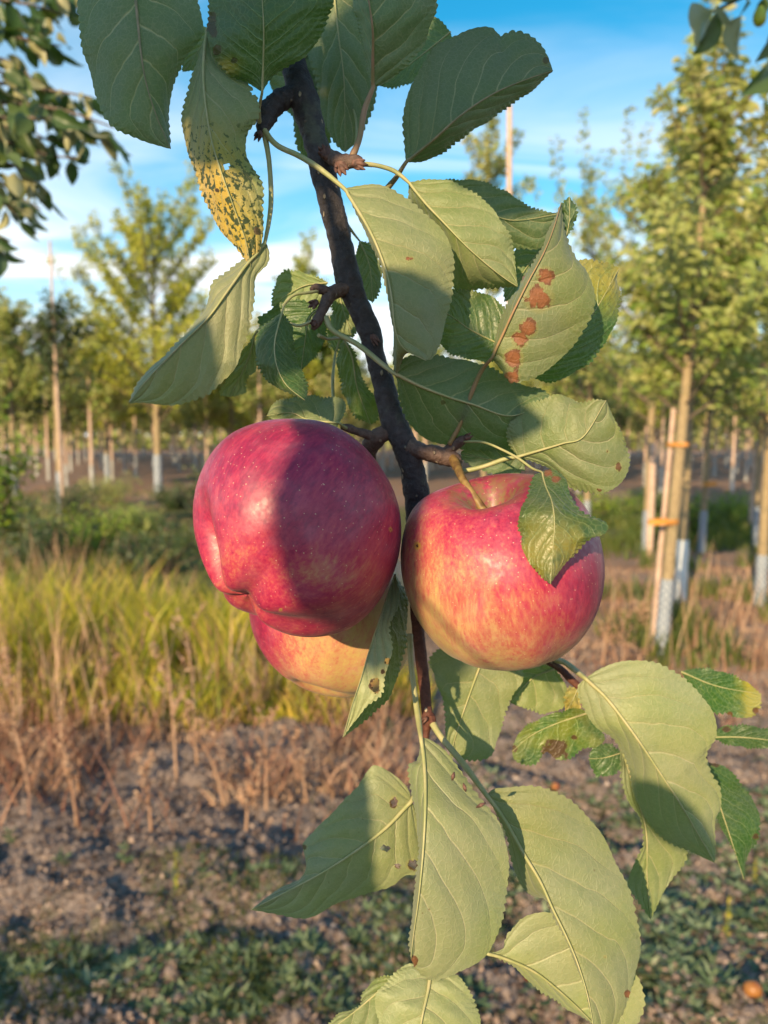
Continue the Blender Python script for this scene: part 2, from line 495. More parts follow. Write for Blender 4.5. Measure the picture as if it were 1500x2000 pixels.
def mat_ground():
    b = NB('field_soil')
    pos = b.pos()
    sx = b.n('ShaderNodeSeparateXYZ'); b.put(sx.inputs[0], pos)
    x, y = sx.outputs[0], sx.outputs[1]
    n1_ = b.noise(pos, 1.3, 5, 0.6); n2_ = b.noise(pos, 9, 5, 0.65); n3_ = b.noise(pos, 60, 5, 0.7)
    soil = b.mix(b.ss(n2_, 0.3, 0.7), (0.115, 0.085, 0.074), (0.27, 0.205, 0.18))
    soil = b.mix(b.ss(n3_, 0.3, 0.72), soil, (0.42, 0.34, 0.305))
    soil = b.mix(b.ss(b.noise(pos, 22, 3), 0.55, 0.7, 0, .6), soil, (0.055, 0.035, 0.028))
    mulch = b.mix(n3_, (0.20, 0.11, 0.075), (0.42, 0.27, 0.19))
    far = b.ss(y, 5.0, 7.0)
    col = b.mix(b.math('MULTIPLY', far, b.ss(n1_, 0.3, 0.6)), soil, mulch)
    # green strips between the rows
    g = b.mix(n2_, (0.045, 0.075, 0.020), (0.15, 0.165, 0.055))
    wy = b.math('ADD', y, b.math('MULTIPLY', b.math('SUBTRACT', n1_, 0.5), 3.5))
    strip = b.math('MULTIPLY', b.ss(wy, 11.0, 12.5), b.ss(wy, 19.0, 16.5))
    strip2 = b.math('MULTIPLY', b.math('MULTIPLY', b.ss(wy, 5.2, 6.5), b.ss(wy, 14.0, 12)), b.ss(x, -0.6, -1.3))
    gf = b.math('MAXIMUM', strip, strip2)
    near = b.math('MULTIPLY', b.ss(y, 2.9, 2.2), b.ss(b.noise(pos, 3.5, 4, .6), 0.46, 0.6))
    gf = b.math('MAXIMUM', gf, near)
    col = b.mix(b.math('MULTIPLY', gf, 0.85), col, g)
    h = b.math('ADD', b.math('MULTIPLY', n2_, 1.0), b.math('MULTIPLY', n3_, 0.5))
    return b.done(b.bsdf(col, 0.95, b.bump(h, 1.0, 0.05), 0.1))
M['ground'] = mat_ground()

# near ground as a fine cloddy sheet joined to a coarse one that reaches the horizon
def ground_sheet():
    xs = np.r_[-900, -300, -100, -40, -18, np.linspace(-9, -3.2, 14), np.linspace(-3, 3.4, 214), np.linspace(3.6, 9, 14), 18, 40, 100, 300, 900]
    ys = np.r_[-300, -80, -20, -6, -2, 0.6, np.linspace(1.3, 6.5, 190), np.linspace(6.8, 22, 60), 30, 45, 70, 110, 200, 500, 1200]
    X, Y = np.meshgrid(xs, ys)
    Z = ground_z(X, Y)
    near = np.clip((7.5 - Y) / 2, 0, 1) * np.clip((Y - .9) / .4, 0, 1) * np.clip((3.6 - abs(X)) / .6, 0, 1)
    idx = np.argwhere(near > 0)
    for i, j in idx:
        v = Vector((X[i, j] * 5.5, Y[i, j] * 5.5, 0.3))
        a_ = mnoise.fractal(v, 0.7, 2.2, 5)
        rdg = mnoise.fractal(Vector((X[i, j] * 1.3 + 4, Y[i, j] * 1.6, 1.0)), 0.8, 2.0, 2)
        Z[i, j] += near[i, j] * (0.050 * a_ + 0.060 * rdg)
    V = np.stack([X, Y, Z], -1).reshape(-1, 3)
    w = len(xs); a = (np.arange(len(ys) - 1)[:, None] * w + np.arange(w - 1)[None]).ravel()
    o = mobj('ground', V, np.stack([a, a + 1, a + w + 1, a + w], 1), M['ground'], (0, 0, 0))
    tag(o, 'brown cloddy nursery soil with green weedy strips', 'ground', kind='structure')
    return xs, ys, Z
gxs, gys, gZ = ground_sheet()
def gz(x, y):
    i = min(max(np.searchsorted(gys, y) - 1, 0), len(gys) - 2); j = min(max(np.searchsorted(gxs, x) - 1, 0), len(gxs) - 2)
    ty = min(max((y - gys[i]) / (gys[i + 1] - gys[i]), 0), 1); tx = min(max((x - gxs[j]) / (gxs[j + 1] - gxs[j]), 0), 1)
    a = gZ[i, j] * (1 - tx) + gZ[i, j + 1] * tx; b = gZ[i + 1, j] * (1 - tx) + gZ[i + 1, j + 1] * tx
    return a * (1 - ty) + b * ty

# ---- leaf clouds
def unit(v): return v / (np.linalg.norm(v, axis=-1, keepdims=True) + 1e-9)
def leaf_cloud(c, axis, nrm, ln, wd, fold=0.25, full=False):
    """folded pointed leaves: c centres (base), axis directions, nrm facing, ln length, wd width"""
    axis = unit(axis); side = unit(np.cross(nrm, axis)); nn = np.cross(axis, side)
    ln = ln[:, None]; wd = wd[:, None]
    b0 = c; tip = c + axis * ln - nn * ln * .12
    l = c + axis * ln * .42 + side * wd * .5 + nn * wd * fold
    r = c + axis * ln * .42 - side * wd * .5 + nn * wd * fold
    n = len(c)
    if full:
        l2 = c + axis * ln * .74 + side * wd * .34 + nn * wd * (fold * .6 - .05)
        r2 = c + axis * ln * .74 - side * wd * .34 + nn * wd * (fold * .6 - .05)
        l0 = c + axis * ln * .14 + side * wd * .34 + nn * wd * fold * .6
        r0 = c + axis * ln * .14 - side * wd * .34 + nn * wd * fold * .6
        mid = c + axis * ln * .5 - nn * wd * .02
        V = np.stack([b0, tip, l, r, l2, r2, l0, r0, mid], 1).reshape(-1, 3)
        k = np.arange(n)[:, None] * 9
        T = np.array([[0, 8, 6], [6, 8, 2], [2, 8, 4], [4, 8, 1], [0, 7, 8], [7, 3, 8], [3, 5, 8], [5, 1, 8]])
        return V, (k[:, :, None] + T[None]).reshape(-1, 3)
    V = np.stack([b0, tip, l, r], 1).reshape(-1, 3)
    k = np.arange(n)[:, None] * 4
    T = np.array([[0, 1, 2], [0, 3, 1]])
    return V, (k[:, :, None] + T[None]).reshape(-1, 3)

def crown_leaves(shoots, n, ln, rg, droop=.35, spread=.06, sunward=0.35):
    """leaves strung along shoots (list of (p0, p1) pairs, world or local)"""
    L_ = np.array([np.linalg.norm(b - a) for a, b in shoots]); pr = L_ / L_.sum()
    k = rg.choice(len(shoots), n, p=pr)
    A = np.array([a for a, b in shoots])[k]; B = np.array([b for a, b in shoots])[k]
    t = rg.random((n, 1)) ** .8
    d = unit(B - A)
    off = unit(rg.normal(size=(n, 3))); off = unit(off - d * (off * d).sum(1, keepdims=True))
    c = A + (B - A) * t + off * spread * rg.random((n, 1))
    ax = unit(off * 1.0 + d * .55 + np.array([0, 0, -droop]) * rg.random((n, 1)) * 1.5)
    nr = unit(rg.normal(size=(n, 3)) * .65 + np.array([0, 0, .5]) + S * sunward * 2.6)
    l = ln * rg.uniform(.6, 1.25, n)
    return c, ax, nr, l

def tree_shape(H, hb, rw, rg, nl=26, ns=5, tip=.9, cone=.75):
    """ascending limbs with side shoots, base at origin: returns limb and shoot segments"""
    limbs, shoots = [], []
    for i in range(nl):
        f = min(max((i + rg.normal() * 1.6) / nl, 0), .97)
        z0 = hb + (H - hb) * f * .82
        env = (1 - f * .88) ** cone * (.8 + .2 * min(f * 5, 1))
        ln = rw * max(env, .12) * rg.uniform(.45, 1.3)
        a = i * 2.4 + rg.normal() * .3
        up = .55 + .9 * f + rg.normal() * .15
        p0 = np.array([0, 0, z0]); p1 = p0 + np.array([math.cos(a) * ln, math.sin(a) * ln, ln * up + .12 * rg.random()])
        limbs.append((p0, p1))
        for s_ in range(ns):
            t = .15 + .85 * (s_ + .5 * rg.random()) / ns
            q0 = p0 + (p1 - p0) * t
            dr = unit(np.array([math.cos(a + rg.normal() * .9), math.sin(a + rg.normal() * .9), .9 + rg.random()]))
            q1 = q0 + dr * rw * rg.uniform(.22, .52) * tip * (.3 + .7 * (1 - f))
            shoots.append((q0, q1))
        shoots.append((p0 + (p1 - p0) * .3, p1))
    for k in range(12):
        zf = .45 + .045 * k; a = rg.random() * 6.28; o_ = rw * (1 - zf) * .75
        p0 = np.array([math.cos(a) * o_ * .7, math.sin(a) * o_ * .7, hb + (H - hb) * zf])
        q = p0 + np.array([math.cos(a) * o_ * .35, math.sin(a) * o_ * .35, (H - hb) * rg.uniform(.12, .24)]) if k < 11 else np.array([0, 0, H])
        shoots.append((p0, q))
    return limbs, shoots

G1 = [(0.0, (0.09, 0.19, 0.03)), (0.32, (0.25, 0.34, 0.075)), (0.70, (0.46, 0.46, 0.17)), (1.0, (0.64, 0.54, 0.28))]
G2 = [(0.0, (0.14, 0.22, 0.025)), (0.40, (0.38, 0.42, 0.055)), (0.8, (0.56, 0.52, 0.09)), (1.0, (0.70, 0.55, 0.12))]
G3 = [(0.0, (0.032, 0.065, 0.020)), (0.6, (0.055, 0.085, 0.030)), (1.0, (0.13, 0.14, 0.05))]
M['fol_olive'] = mat_foliage('olive_foliage', G1, (0.55, 0.50, 0.28), .46, (0.55, 0.58, 0.16))
M['fol_lime'] = mat_foliage('lime_foliage', G2, (0.45, 0.46, 0.18), .46, (0.60, 0.64, 0.10))
M['fol_dark'] = mat_foliage('dark_foliage', G3, (0.13, 0.15, 0.08), .2)
M['fol_bright'] = mat_foliage('bright_foliage', [(0, (.07, .15, .015)), (.6, (.20, .30, .03)), (.92, (.42, .40, .04)), (1, (.55, .22, .03))], (.28, .34, .10), .35)
M['fol_apple'] = mat_foliage('apple_foliage', [(0, (.016, .045, .020)), (.5, (.030, .075, .026)), (.75, (.10, .14, .04)), (1, (.26, .23, .08))], (0.50, 0.46, 0.26), .25, scale=4)
M['trunk'] = mat_bark('nursery_trunk', (0.16, 0.115, 0.07), (0.34, 0.26, 0.15), sc=.12, rough=.85, la=.2)
M['limb'] = mat_bark('limb_bark', (0.07, 0.05, 0.04), (0.16, 0.12, 0.09), sc=.2, rough=.85, la=.2)
M['stake'] = mat_simple('stake_wood', (0.42, 0.29, 0.23), (0.60, 0.43, 0.34), 14, .8, .002, objspace=True)
M['tie'] = mat_simple('orange_tie', (0.50, 0.20, 0.04), (0.60, 0.27, 0.05), 30, .5)

def mat_guard():
    b = NB('trunk_guard_mesh')
    uvp = b.attr('guv', 'Vector')
    sx = b.n('ShaderNodeSeparateXYZ'); b.put(sx.inputs[0], uvp)
    a = b.math('PINGPONG', b.math('ADD', sx.outputs[0], sx.outputs[1]), 0.5)
    c = b.math('PINGPONG', b.math('SUBTRACT', sx.outputs[0], sx.outputs[1]), 0.5)
    g = b.math('MULTIPLY', b.ss(a, 0.08, 0.20), b.ss(c, 0.08, 0.20))
    col = b.mix(g, (0.40, 0.43, 0.48), (0.09, 0.12, 0.17))
    return b.done(b.bsdf(col, .55, b.bump(g, -.5, .01), .4))
M['guard'] = mat_guard()
M['guard_white'] = mat_simple('white_guard', (0.70, 0.70, 0.68), (0.80, 0.80, 0.78), 20, .6)

M['guard_far'] = mat_simple('distant_guard', (0.30, 0.29, 0.28), (0.46, 0.46, 0.46), 3, .7)
def guard_geo(p0, p1, r, sides=14):
    n = 10
    c = np.linspace(0, 1, n)[:, None] * (np.array(p1) - p0) + p0
    ang = np.linspace(0, 2 * math.pi, sides, endpoint=False)
    V = np.vstack([ci + np.stack([np.cos(ang) * r * (1 + .06 * math.sin(i * 2)), np.sin(ang) * r * (1 + .06 * math.sin(i * 2)), 0 * ang], 1) for i, ci in enumerate(c)])
    a = np.arange((n - 1) * sides); b = (a // sides) * sides + (a % sides + 1) % sides
    Fc = np.stack([a, b, b + sides, a + sides], 1)
    Ln = np.linalg.norm(np.array(p1) - p0)
    uv = np.stack([np.tile(np.abs(np.linspace(-1, 1, sides)), n) * 3, np.repeat(np.linspace(0, Ln / .06, n), sides), np.zeros(n * sides)], 1)
    return V, Fc, uv

TREE_PROTO = {}
def nursery_tree(key, base, H, hb, rw, fol, nleaf, leafl, trunk_r=.04, lean=(0, 0), guard=(0, .9), gmat='guard', limbs_n=26, parts=0, seed=0,
                 label='', group='nursery trees in the rows behind the fruit', shape_kw={}, spires=(), ratio=.5):
    rg = np.random.default_rng(seed + 11)
    root = empty('nursery_tree', base)
    tag(root, label, 'tree', group)
    base = np.array(base, float)
    def P2(z): return base + np.array([lean[0] * z, lean[1] * z, z])
    v, f = tube_geo([P2(-.08), P2(hb * .5), P2(hb), P2((hb + H) / 2), P2(H * .96)], [trunk_r * 1.15, trunk_r, trunk_r * .9, trunk_r * .5, trunk_r * .12], 12, 40, .05, 9)
    mobj('trunk', v, f, M['stake' if key == 'far' else 'trunk'], base, root)
    limbs, shoots = tree_shape(H, hb, rw, rg, nl=limbs_n, **shape_kw)
    for (spx, spy0, spy1) in spires:
        d_ = base[1]; x_ = (spx - 750) / F * d_ - base[0]
        shoots.append((np.array([x_ * .9, rg.normal() * .15, zpx(spy0, d_)]), np.array([x_, rg.normal() * .2, zpx(spy1, d_)])))
    sh = lambda p: base + p + np.array([lean[0], lean[1], 0]) * p[2]
    geos = [tube_geo([sh(a), sh((a + b) / 2) + np.array([0, 0, -.02]), sh(b)], [trunk_r * .28, trunk_r * .2, trunk_r * .06], 4, 5, cap=False) for a, b in limbs]
    geos += [tube_geo([sh(a), sh(b)], [trunk_r * .09, trunk_r * .04], 3, 2, cap=False) for a, b in shoots]
    v, f = merge(geos)
    lb = mobj('limbs', v, f, M['limb'], base, root); lb['kind'] = 'stuff'
    c, ax, nr, ln = crown_leaves([(sh(a), sh(b)) for a, b in shoots], nleaf, leafl, rg)
    if parts:
        # the leaves that show largest are pieces of their own
        px_, py_, d_ = PJ(c)
        vis = (px_ > -10) & (px_ < 1510) & (py_ > -10)
        order = np.argsort(np.where(vis, d_, 99) - .0 * ln)
        pick = order[:parts]; rest = np.setdiff1d(np.arange(nleaf), pick)
        protos = []
        for q in range(4):
            l1 = np.ones(1); V, T = leaf_cloud(np.zeros((1, 3)), np.array([[1.0, 0, 0]]), np.array([[0, 0, 1.0]]), l1, l1 * (ratio + .04 * q), .12 + .07 * q, True)
            protos.append(mesh_data('leaf', V, T, [fol], True))
        for i in pick:
            a_ = unit(ax[i]); s_ = unit(np.cross(nr[i], a_)); n_ = np.cross(a_, s_)
            o = bpy.data.objects.new('leaf', protos[i % 4])
            COL.objects.link(o); ORG[o] = c[i]; o.parent = root
            mt = Matrix(((a_[0], s_[0], n_[0], 0), (a_[1], s_[1], n_[1], 0), (a_[2], s_[2], n_[2], 0), (0, 0, 0, 1)))
            o.matrix_local = Matrix.Translation(c[i] - base) @ mt @ Matrix.Scale(float(ln[i]), 4)
        c, ax, nr, ln = c[rest], ax[rest], nr[rest], ln[rest]
    V, T = leaf_cloud(c, ax, nr, ln, ln * ratio, .22, full=bool(parts))
    cr = mobj('crown', V, T, fol, base, root); cr['kind'] = 'stuff'
    if guard:
        V, Fc, uv = guard_geo(P2(guard[0]), P2(guard[1]), trunk_r * 1.28)
        mobj('trunk_guard', V, Fc, M[gmat], P2(guard[0]), root, attrs={'guv': ('FLOAT_VECTOR', uv)})
    return root
def stake(base, top, r, label, n=1):
    v, f = tube_geo([base, (np.array(base) + top) / 2, top], [r, r, r * .94], 10, 12, .02, 20)
    o = mobj('tree_stake', v, f, M['stake'], base)
    tag(o, label, 'stake', 'wooden stakes beside the nursery trees')
    return o
def tie(p0, p1, h=.05, parent=None):
    p0 = np.array(p0, float); p1 = np.array(p1, float)
    d = unit(p1 - p0); s_ = np.array([-d[1], d[0], 0]); s_ = unit(s_)
    c = []
    for q in np.linspace(0, 2 * math.pi, 18, endpoint=False):
        c.append((p0 + p1) / 2 + d * math.cos(q) * (np.linalg.norm(p1 - p0) / 2 + .045) + s_ * math.sin(q) * .05)
    c = np.array(c); V = np.vstack([c + [0, 0, -h / 2], c + [0, 0, h / 2]])
    f = [(i, (i + 1) % 18, 18 + (i + 1) % 18, 18 + i) for i in range(18)]
    o = mobj('tie', V, f, M['tie'], V[0], parent)
    return o

def gp(px, d): 
    x = (px - 750) / F * d; return np.array([x, d, 0.0])
# distance d is measured along the ground; a pixel row y on the tree gives a height
def zpx(py, d):
    v = -math.tan(PITCH + math.atan((py - 1000) / F)); return CAMH + v * d

# --- right-hand trees
r1 = nursery_tree('r1', gp(1302, 5.6), zpx(35, 5.6), zpx(825, 5.6), 1.0, M['fol_olive'], 5600, .082, .040, lean=(.065, .02), guard=(-.02, .60), parts=300, seed=1,
    label='tall nursery tree at the right with a grey mesh guard and a stake beside it', limbs_n=30, shape_kw=dict(ns=6, tip=.9, cone=.6))
b0 = gp(1302, 5.6)
stake(b0 + [-.035, .095, .0], b0 + [.070, .095, zpx(798, 5.7)], .019, 'pale stake standing against the nearest nursery tree on the right')
tie(b0 + [.065, .09, zpx(868, 5.6)], b0 + [.11, .0, zpx(868, 5.6)], .025, r1)
tie(b0 + [-.10, -.05, zpx(1018, 5.6)], b0 + [.06, .0, zpx(1018, 5.6)], .035, r1)
nursery_tree('r2', gp(1338, 7.6), zpx(250, 7.6), zpx(850, 7.6), 1.0, M['fol_olive'], 4000, .082, .045, lean=(.01, 0), guard=(0, .62), gmat='guard_white', seed=2,
    label='nursery tree with a short bright white guard, just behind the nearest staked tree')
nursery_tree('r7', gp(1496, 7.4), zpx(215, 7.4), zpx(900, 7.4), .9, M['fol_olive'], 4200, .08, .045, lean=(.01, 0), guard=(0, .5), seed=3,
    label='nursery tree at the right edge of the picture, trunk wrapped in blue grey mesh')
nursery_tree('r3', gp(1268, 10.6), zpx(330, 10.6), zpx(860, 10.6), 1.9, M['fol_olive'], 8500, .085, .055, lean=(.003, 0), guard=(0, .62), seed=4,
    label='nursery tree left of the staked one, thick pale trunk above a mesh guard')
nursery_tree('r4', gp(1148, 12.5), zpx(330, 12.5), zpx(850, 12.5), 1.0, M['fol_olive'], 3600, .10, .045, guard=(0, .6), seed=5, spires=[(1072, 470, 262), (1128, 420, 200), (1205, 420, 212), (1165, 450, 300), (1040, 520, 340), (1235, 420, 250)],
    label='nursery tree with thin shoots against the blue sky, right of the pale pole')
nursery_tree('r5', gp(1376, 10.8), zpx(330, 10.8), zpx(835, 10.8), 1.5, M['fol_olive'], 5200, .085, .04, lean=(.02, 0), guard=(0, .6), seed=6,
    label='slender leaning nursery tree with an orange tie, right of the staked one')
tie(gp(1378, 10.7) + [.0, -.05, zpx(945, 10.7)], gp(1392, 10.7) + [.0, -.05, zpx(945, 10.7)], .06)['category'] = 'tie'
_t = [o for o in COL.objects if o.name.startswith('tie') and o.parent is None][-1]
tag(_t, 'orange tie round the slender leaning trunk on the right', 'tie', 'orange ties on the nursery trees')
nursery_tree('r6', gp(1481, 11.2), zpx(300, 11.2), zpx(890, 11.2), 1.0, M['fol_olive'], 3600, .085, .035, guard=(0, .62), seed=7,
    label='nursery tree with a thin dark trunk near the right edge, behind the others')
stake(gp(1274, 10.4), gp(1274, 10.4) + [.0, 0, zpx(866, 10.4)], .045, 'thick pale stake in the gap left of the nearest nursery tree')
stake(gp(1470, 13), gp(1476, 13) + [.0, 0, zpx(860, 13)], .04, 'weathered stake near the right edge')
# --- middle and left
nursery_tree('c1', gp(945, 14), zpx(225, 14), zpx(800, 14), 1.0, M['fol_olive'], 6000, .11, .045, guard=(0, .6), seed=8, shape_kw=dict(cone=.4), label='nursery tree beside the tall pale pole, above the middle of the picture')
v, f = tube_geo([gp(996, 13.6) + [0, 0, 0], gp(990, 13.6) + [0, 0, 3.5], gp(984, 13.6) + [0, 0, zpx(205, 13.6)]], [.055, .052, .045], 10, 14)
tag(mobj('pole', v, f, M['stake'], gp(996, 13.6)), 'tall pale pole rising above the leaves at the top right', 'pole')
nursery_tree('c2', gp(606, 24), zpx(465, 24), zpx(840, 24), 1.7, M['fol_lime'], 5000, .15, .07, guard=(0, 1.0), seed=9, label='yellow green tree top seen between the branch and the left leaves')
nursery_tree('l1', gp(309, 22), zpx(398, 22), zpx(835, 22), 2.9, M['fol_lime'], 15000, .15, .10, guard=(0, 1.1), seed=10, limbs_n=46,
    label='tall conical yellow green tree with a pale trunk, left of the fruit', shape_kw=dict(ns=7, tip=1.1, cone=.5))
nursery_tree('l2', gp(116, 16), zpx(590, 16), zpx(760, 16), .95, M['fol_dark'], 2000, .12, .055, guard=(0, .9), seed=12,
    label='sparse dark tree with a stout pale trunk on the left')
v, f = tube_geo([gp(121, 15.9) + [0, 0, 0], gp(118, 15.9) + [0, 0, 2.5], gp(116, 15.9) + [0, 0, zpx(470, 15.9)]], [.03, .028, .022], 8, 10)
tag(mobj('pole', v, f, M['stake'], gp(121, 15.9)), 'thin pole rising above the trees on the left', 'pole')
nursery_tree('l3', gp(28, 21), zpx(585, 21), zpx(820, 21), 1.5, M['fol_olive'], 5200, .15, .07, guard=(0, 1.0), seed=13, label='broad olive green tree at the left edge behind the bright bush')
nursery_tree('l4', gp(455, 26), zpx(690, 26), zpx(850, 26), 2.0, M['fol_lime'], 4500, .17, .08, guard=(0, 1.0), seed=14, label='low yellow green tree just left of the fruit, behind the conical one')
nursery_tree('l5', gp(640, 25), zpx(640, 25), zpx(850, 25), 1.9, M['fol_bright'], 4500, .17, .08, guard=(0, 1.0), seed=15, label='bright green tree behind the stem of the branch')
nursery_tree('l6', gp(210, 27), zpx(640, 27), zpx(830, 27), 1.8, M['fol_olive'], 4200, .17, .08, guard=(0, 1.0), seed=16, label='rounded olive tree between the sparse dark tree and the conical one')

def shrub(base, h, w, fol, n, ln, seed, label, name='shrub', cat='shrub', group=None):
    rg = np.random.default_rng(seed)
    base = np.array(base, float)
    root = empty(name, base); tag(root, label, cat, group)
    sh_ = []
    for i in range(26):
        a = rg.random() * 6.28; l_ = w * rg.random() ** .6
        p1 = base + np.array([math.cos(a) * l_, math.sin(a) * l_, h * (.45 + .55 * rg.random()) * (1 - .35 * (l_ / w) ** 2)])
        sh_.append((base + np.array([math.cos(a) * l_ * .15, math.sin(a) * l_ * .15, h * .05]), p1))
    v, f = merge([tube_geo([a, b], [.012, .004], 4, 3, cap=False) for a, b in sh_])
    mobj('stems', v, f, M['limb'], base, root)['kind'] = 'stuff'
    c, ax, nr, l = crown_leaves(sh_, n, ln, rg, spread=.16 * w)
    V, T = leaf_cloud(c, ax, nr, l, l * .55)
    mobj('foliage', V, T, fol, base, root)['kind'] = 'stuff'
    return root
shrub(gp(-30, 11.5), zpx(745, 11.5), .75, M['fol_bright'], 2600, .11, 31, 'bright green and yellow bush at the left edge of the picture')
shrub(gp(398, 15.5), zpx(885, 15.5), .5, M['fol_dark'], 1500, .08, 32, 'small dark green bush beside the crimson apple')
shrub(gp(1362, 12.2), zpx(955, 12.2), .25, M['fol_bright'], 700, .07, 33, 'small bright green bush behind the nearest staked trunk')
for k_, (x_, d_, t_, w_, m_, lb_) in enumerate([(60, 9.5, 985, .55, 'fol_dark', 'dark weedy bush low at the left edge, behind the tall grass'),
        (175, 10.5, 970, .7, 'fol_bright', 'patch of bright green weeds behind the tall grass at the left'),
        (300, 9.2, 1020, .8, 'fol_dark', 'dull green weedy bush behind the tall grass, left of the crimson apple'),
        (250, 13.0, 975, .6, 'fol_olive', 'low olive bush at the foot of the conical tree'), (130, 15, 935, .8, 'fol_dark', 'dark scrub beside the foot of the sparse dark tree'),
        (35, 12.0, 955, .6, 'fol_olive', 'olive scrub at the left edge, below the bright bush'), (345, 17, 935, .7, 'fol_dark', 'dark scrub right of the conical tree trunk'),
        (440, 19, 860, .9, 'fol_dark', 'tall dark green bush just above the crimson apple at its left'), (500, 21, 800, 1.4, 'fol_dark', 'dark bushy clump showing between the crimson apple and the big left leaf'),
        (215, 18, 905, .8, 'fol_olive', 'low olive scrub left of the conical tree trunk'), (1180, 16, 955, .9, 'fol_bright', 'bright low weeds showing right of the round leaf'),
        (1440, 15, 955, .9, 'fol_bright', 'bright low weeds near the right edge among the trunks'), (1290, 17, 945, .8, 'fol_olive', 'low scrub left of the nearest staked trunk')]):
    shrub(gp(x_, d_), zpx(t_, d_), w_, M[m_], 1900, .055, 50 + k_, lb_)

# --- rows of alike young trees further back: one tree of each of four kinds, then copies
def copy_thing(root, loc, rz=0, sc=1.0):
    r = root.copy(); COL.objects.link(r); r.location = tuple(loc); r.rotation_euler = (0, 0, rz); r.scale = (sc,) * 3
    for ch in root.children:
        c = ch.copy(); COL.objects.link(c); c.parent = r
        for g in ch.children:
            d = g.copy(); COL.objects.link(d); d.parent = c
    return r
ROWG = 'young trees in the far rows'
FARL = ['slender olive green young tree in the crowded far rows', 'slender yellow green young tree in the crowded far rows',
        'broad olive green young tree in the crowded far rows', 'dark green young tree in the crowded far rows']
protos = []
for q, (fol, w) in enumerate((('fol_olive', 1.3), ('fol_lime', 1.4), ('fol_olive', 1.5), ('fol_dark', 1.3))):
    protos.append(nursery_tree('far', (0, 60, 0), 5.0, 1.95, w, M[fol], 1500, .20, .05, guard=(0, .85), gmat='guard_far', limbs_n=16, seed=20 + q,
                  label=FARL[q], group=ROWG, shape_kw=dict(ns=4)))
spots = []
rg = np.random.default_rng(5)
for row in range(-20, 22):
    x0 = row * 2.3 + 1.2
    for k in range(17):
        y = 22 + k * 3.1 + rg.normal() * .3
        x = x0 + (y - 24) * .10 + rg.normal() * .15
        px_ = 750 + x / y * F
        if not -60 < px_ < 1560: continue
        if y < 30 and 250 < px_ < 370: continue
        if y < 31 and px_ > 980: pass
        spots.append((x, y))
spots.sort(key=lambda s: s[1])
spots = spots[:285]
for i, (x, y) in enumerate(spots):
    q = [0, 1, 2, 3, 0, 2][rg.integers(0, 6)]
    sc = rg.uniform(.82, 1.02) * (1.0 if x / y * F + 750 < 1000 else 1.0)
    if i < 4: q = i; o = protos[i]; o.location = (x, y, 0); o.scale = (sc,) * 3
    else: o = copy_thing(protos[q], (x, y, 0), rg.random() * 6.28, sc)
    px_ = 750 + x / y * F
    where = ('at the left edge' if px_ < 140 else 'left of the conical tree' if px_ < 300 else 'right of the conical tree' if px_ < 450 else 'behind the crimson apple' if px_ < 780
             else 'behind the right apple' if px_ < 1180 else 'left of the staked trunk' if px_ < 1300 else 'right of the staked trunk')
    rowd = 'front' if y < 29 else 'second' if y < 36 else 'third' if y < 44 else 'hindmost'
    kindw = ['slender olive', 'yellow green', 'broad olive', 'dark green'][q]
    o['label'] = '%s young tree in the %s far rows, %s' % (kindw, rowd, where)
# far woodland belt that closes the view
rgw = np.random.default_rng(9)
n = 26000
cx_ = rgw.uniform(-75, 75, n); yy_ = rgw.uniform(84, 98, n)
hh = 5.0 + 1.3 * np.sin(cx_ * .21) + .9 * np.sin(cx_ * .53 + 1)
c = np.stack([cx_, yy_, rgw.random(n) ** .8 * hh], 1)
V, T = leaf_cloud(c, rgw.normal(size=(n, 3)), unit(rgw.normal(size=(n, 3)) + S * .6), rgw.uniform(.5, .95, n), rgw.uniform(.4, .7, n))
tag(mobj('woodland', V, T, M['fol_olive'], (0, 90, 0)), 'distant olive green woodland closing the view behind the rows', 'woodland', kind='stuff')

# --- tall grass and dead stalks on the left
def blades(name, pts, hgt, wid, mat, rg, lean=.35, bendy=.5, segs=3):
    n = len(pts)
    a = rg.random(n) * 2 * math.pi
    dr = np.stack([np.cos(a), np.sin(a), 0 * a], 1)
    fa = rg.random(n) * 2 * math.pi
    sd = np.stack([np.cos(fa), np.sin(fa), 0 * fa], 1)
    V = []
    t = np.linspace(0, 1, segs + 1)
    for tk in t:
        c = pts + np.array([0, 0, 1]) * (hgt * (tk - .18 * bendy * tk ** 3))[:, None] + dr * (hgt * (lean * tk * .35 + bendy * .5 * tk ** 2.6))[:, None]
        w = (wid * (1 - tk) ** .6 * .5)[:, None]
        V.append(c - sd * w); V.append(c + sd * w)
    V = np.stack(V, 1)                      # n, 2(segs+1), 3
    m_ = 2 * (segs + 1)
    base = np.arange(n)[:, None] * m_
    Fq = np.array([[2 * k, 2 * k + 1, 2 * k + 3, 2 * k + 2] for k in range(segs)])
    return V.reshape(-1, 3), (base[:, :, None] + Fq[None]).reshape(-1, 4)
def mat_blade(name, stops, rough=.5, trans=.35, tcol=(.5, .5, .04)):
    b = NB(name)
    geo = b.n('ShaderNodeNewGeometry')
    f = b.math('ADD', b.math('MULTIPLY', geo.outputs['Random Per Island'], .7), b.math('MULTIPLY', b.math('SUBTRACT', b.noise(geo.outputs['Position'], 1.6, 3), .3), .75), clamp=True)
    col = b.ramp(f, stops)
    return b.done(b.leafmix(b.bsdf(col, rough, None, .4), b.mix(.5, col, tcol), trans))
M['grass'] = mat_blade('tall_grass_blades', [(0, (.07, .12, .02)), (.3, (.24, .28, .03)), (.6, (.56, .50, .05)), (1, (.72, .46, .12))])
M['grass_low'] = mat_blade('low_grass_blades', [(0, (.03, .06, .015)), (.4, (.07, .11, .025)), (.8, (.16, .17, .04)), (1, (.22, .15, .05))])
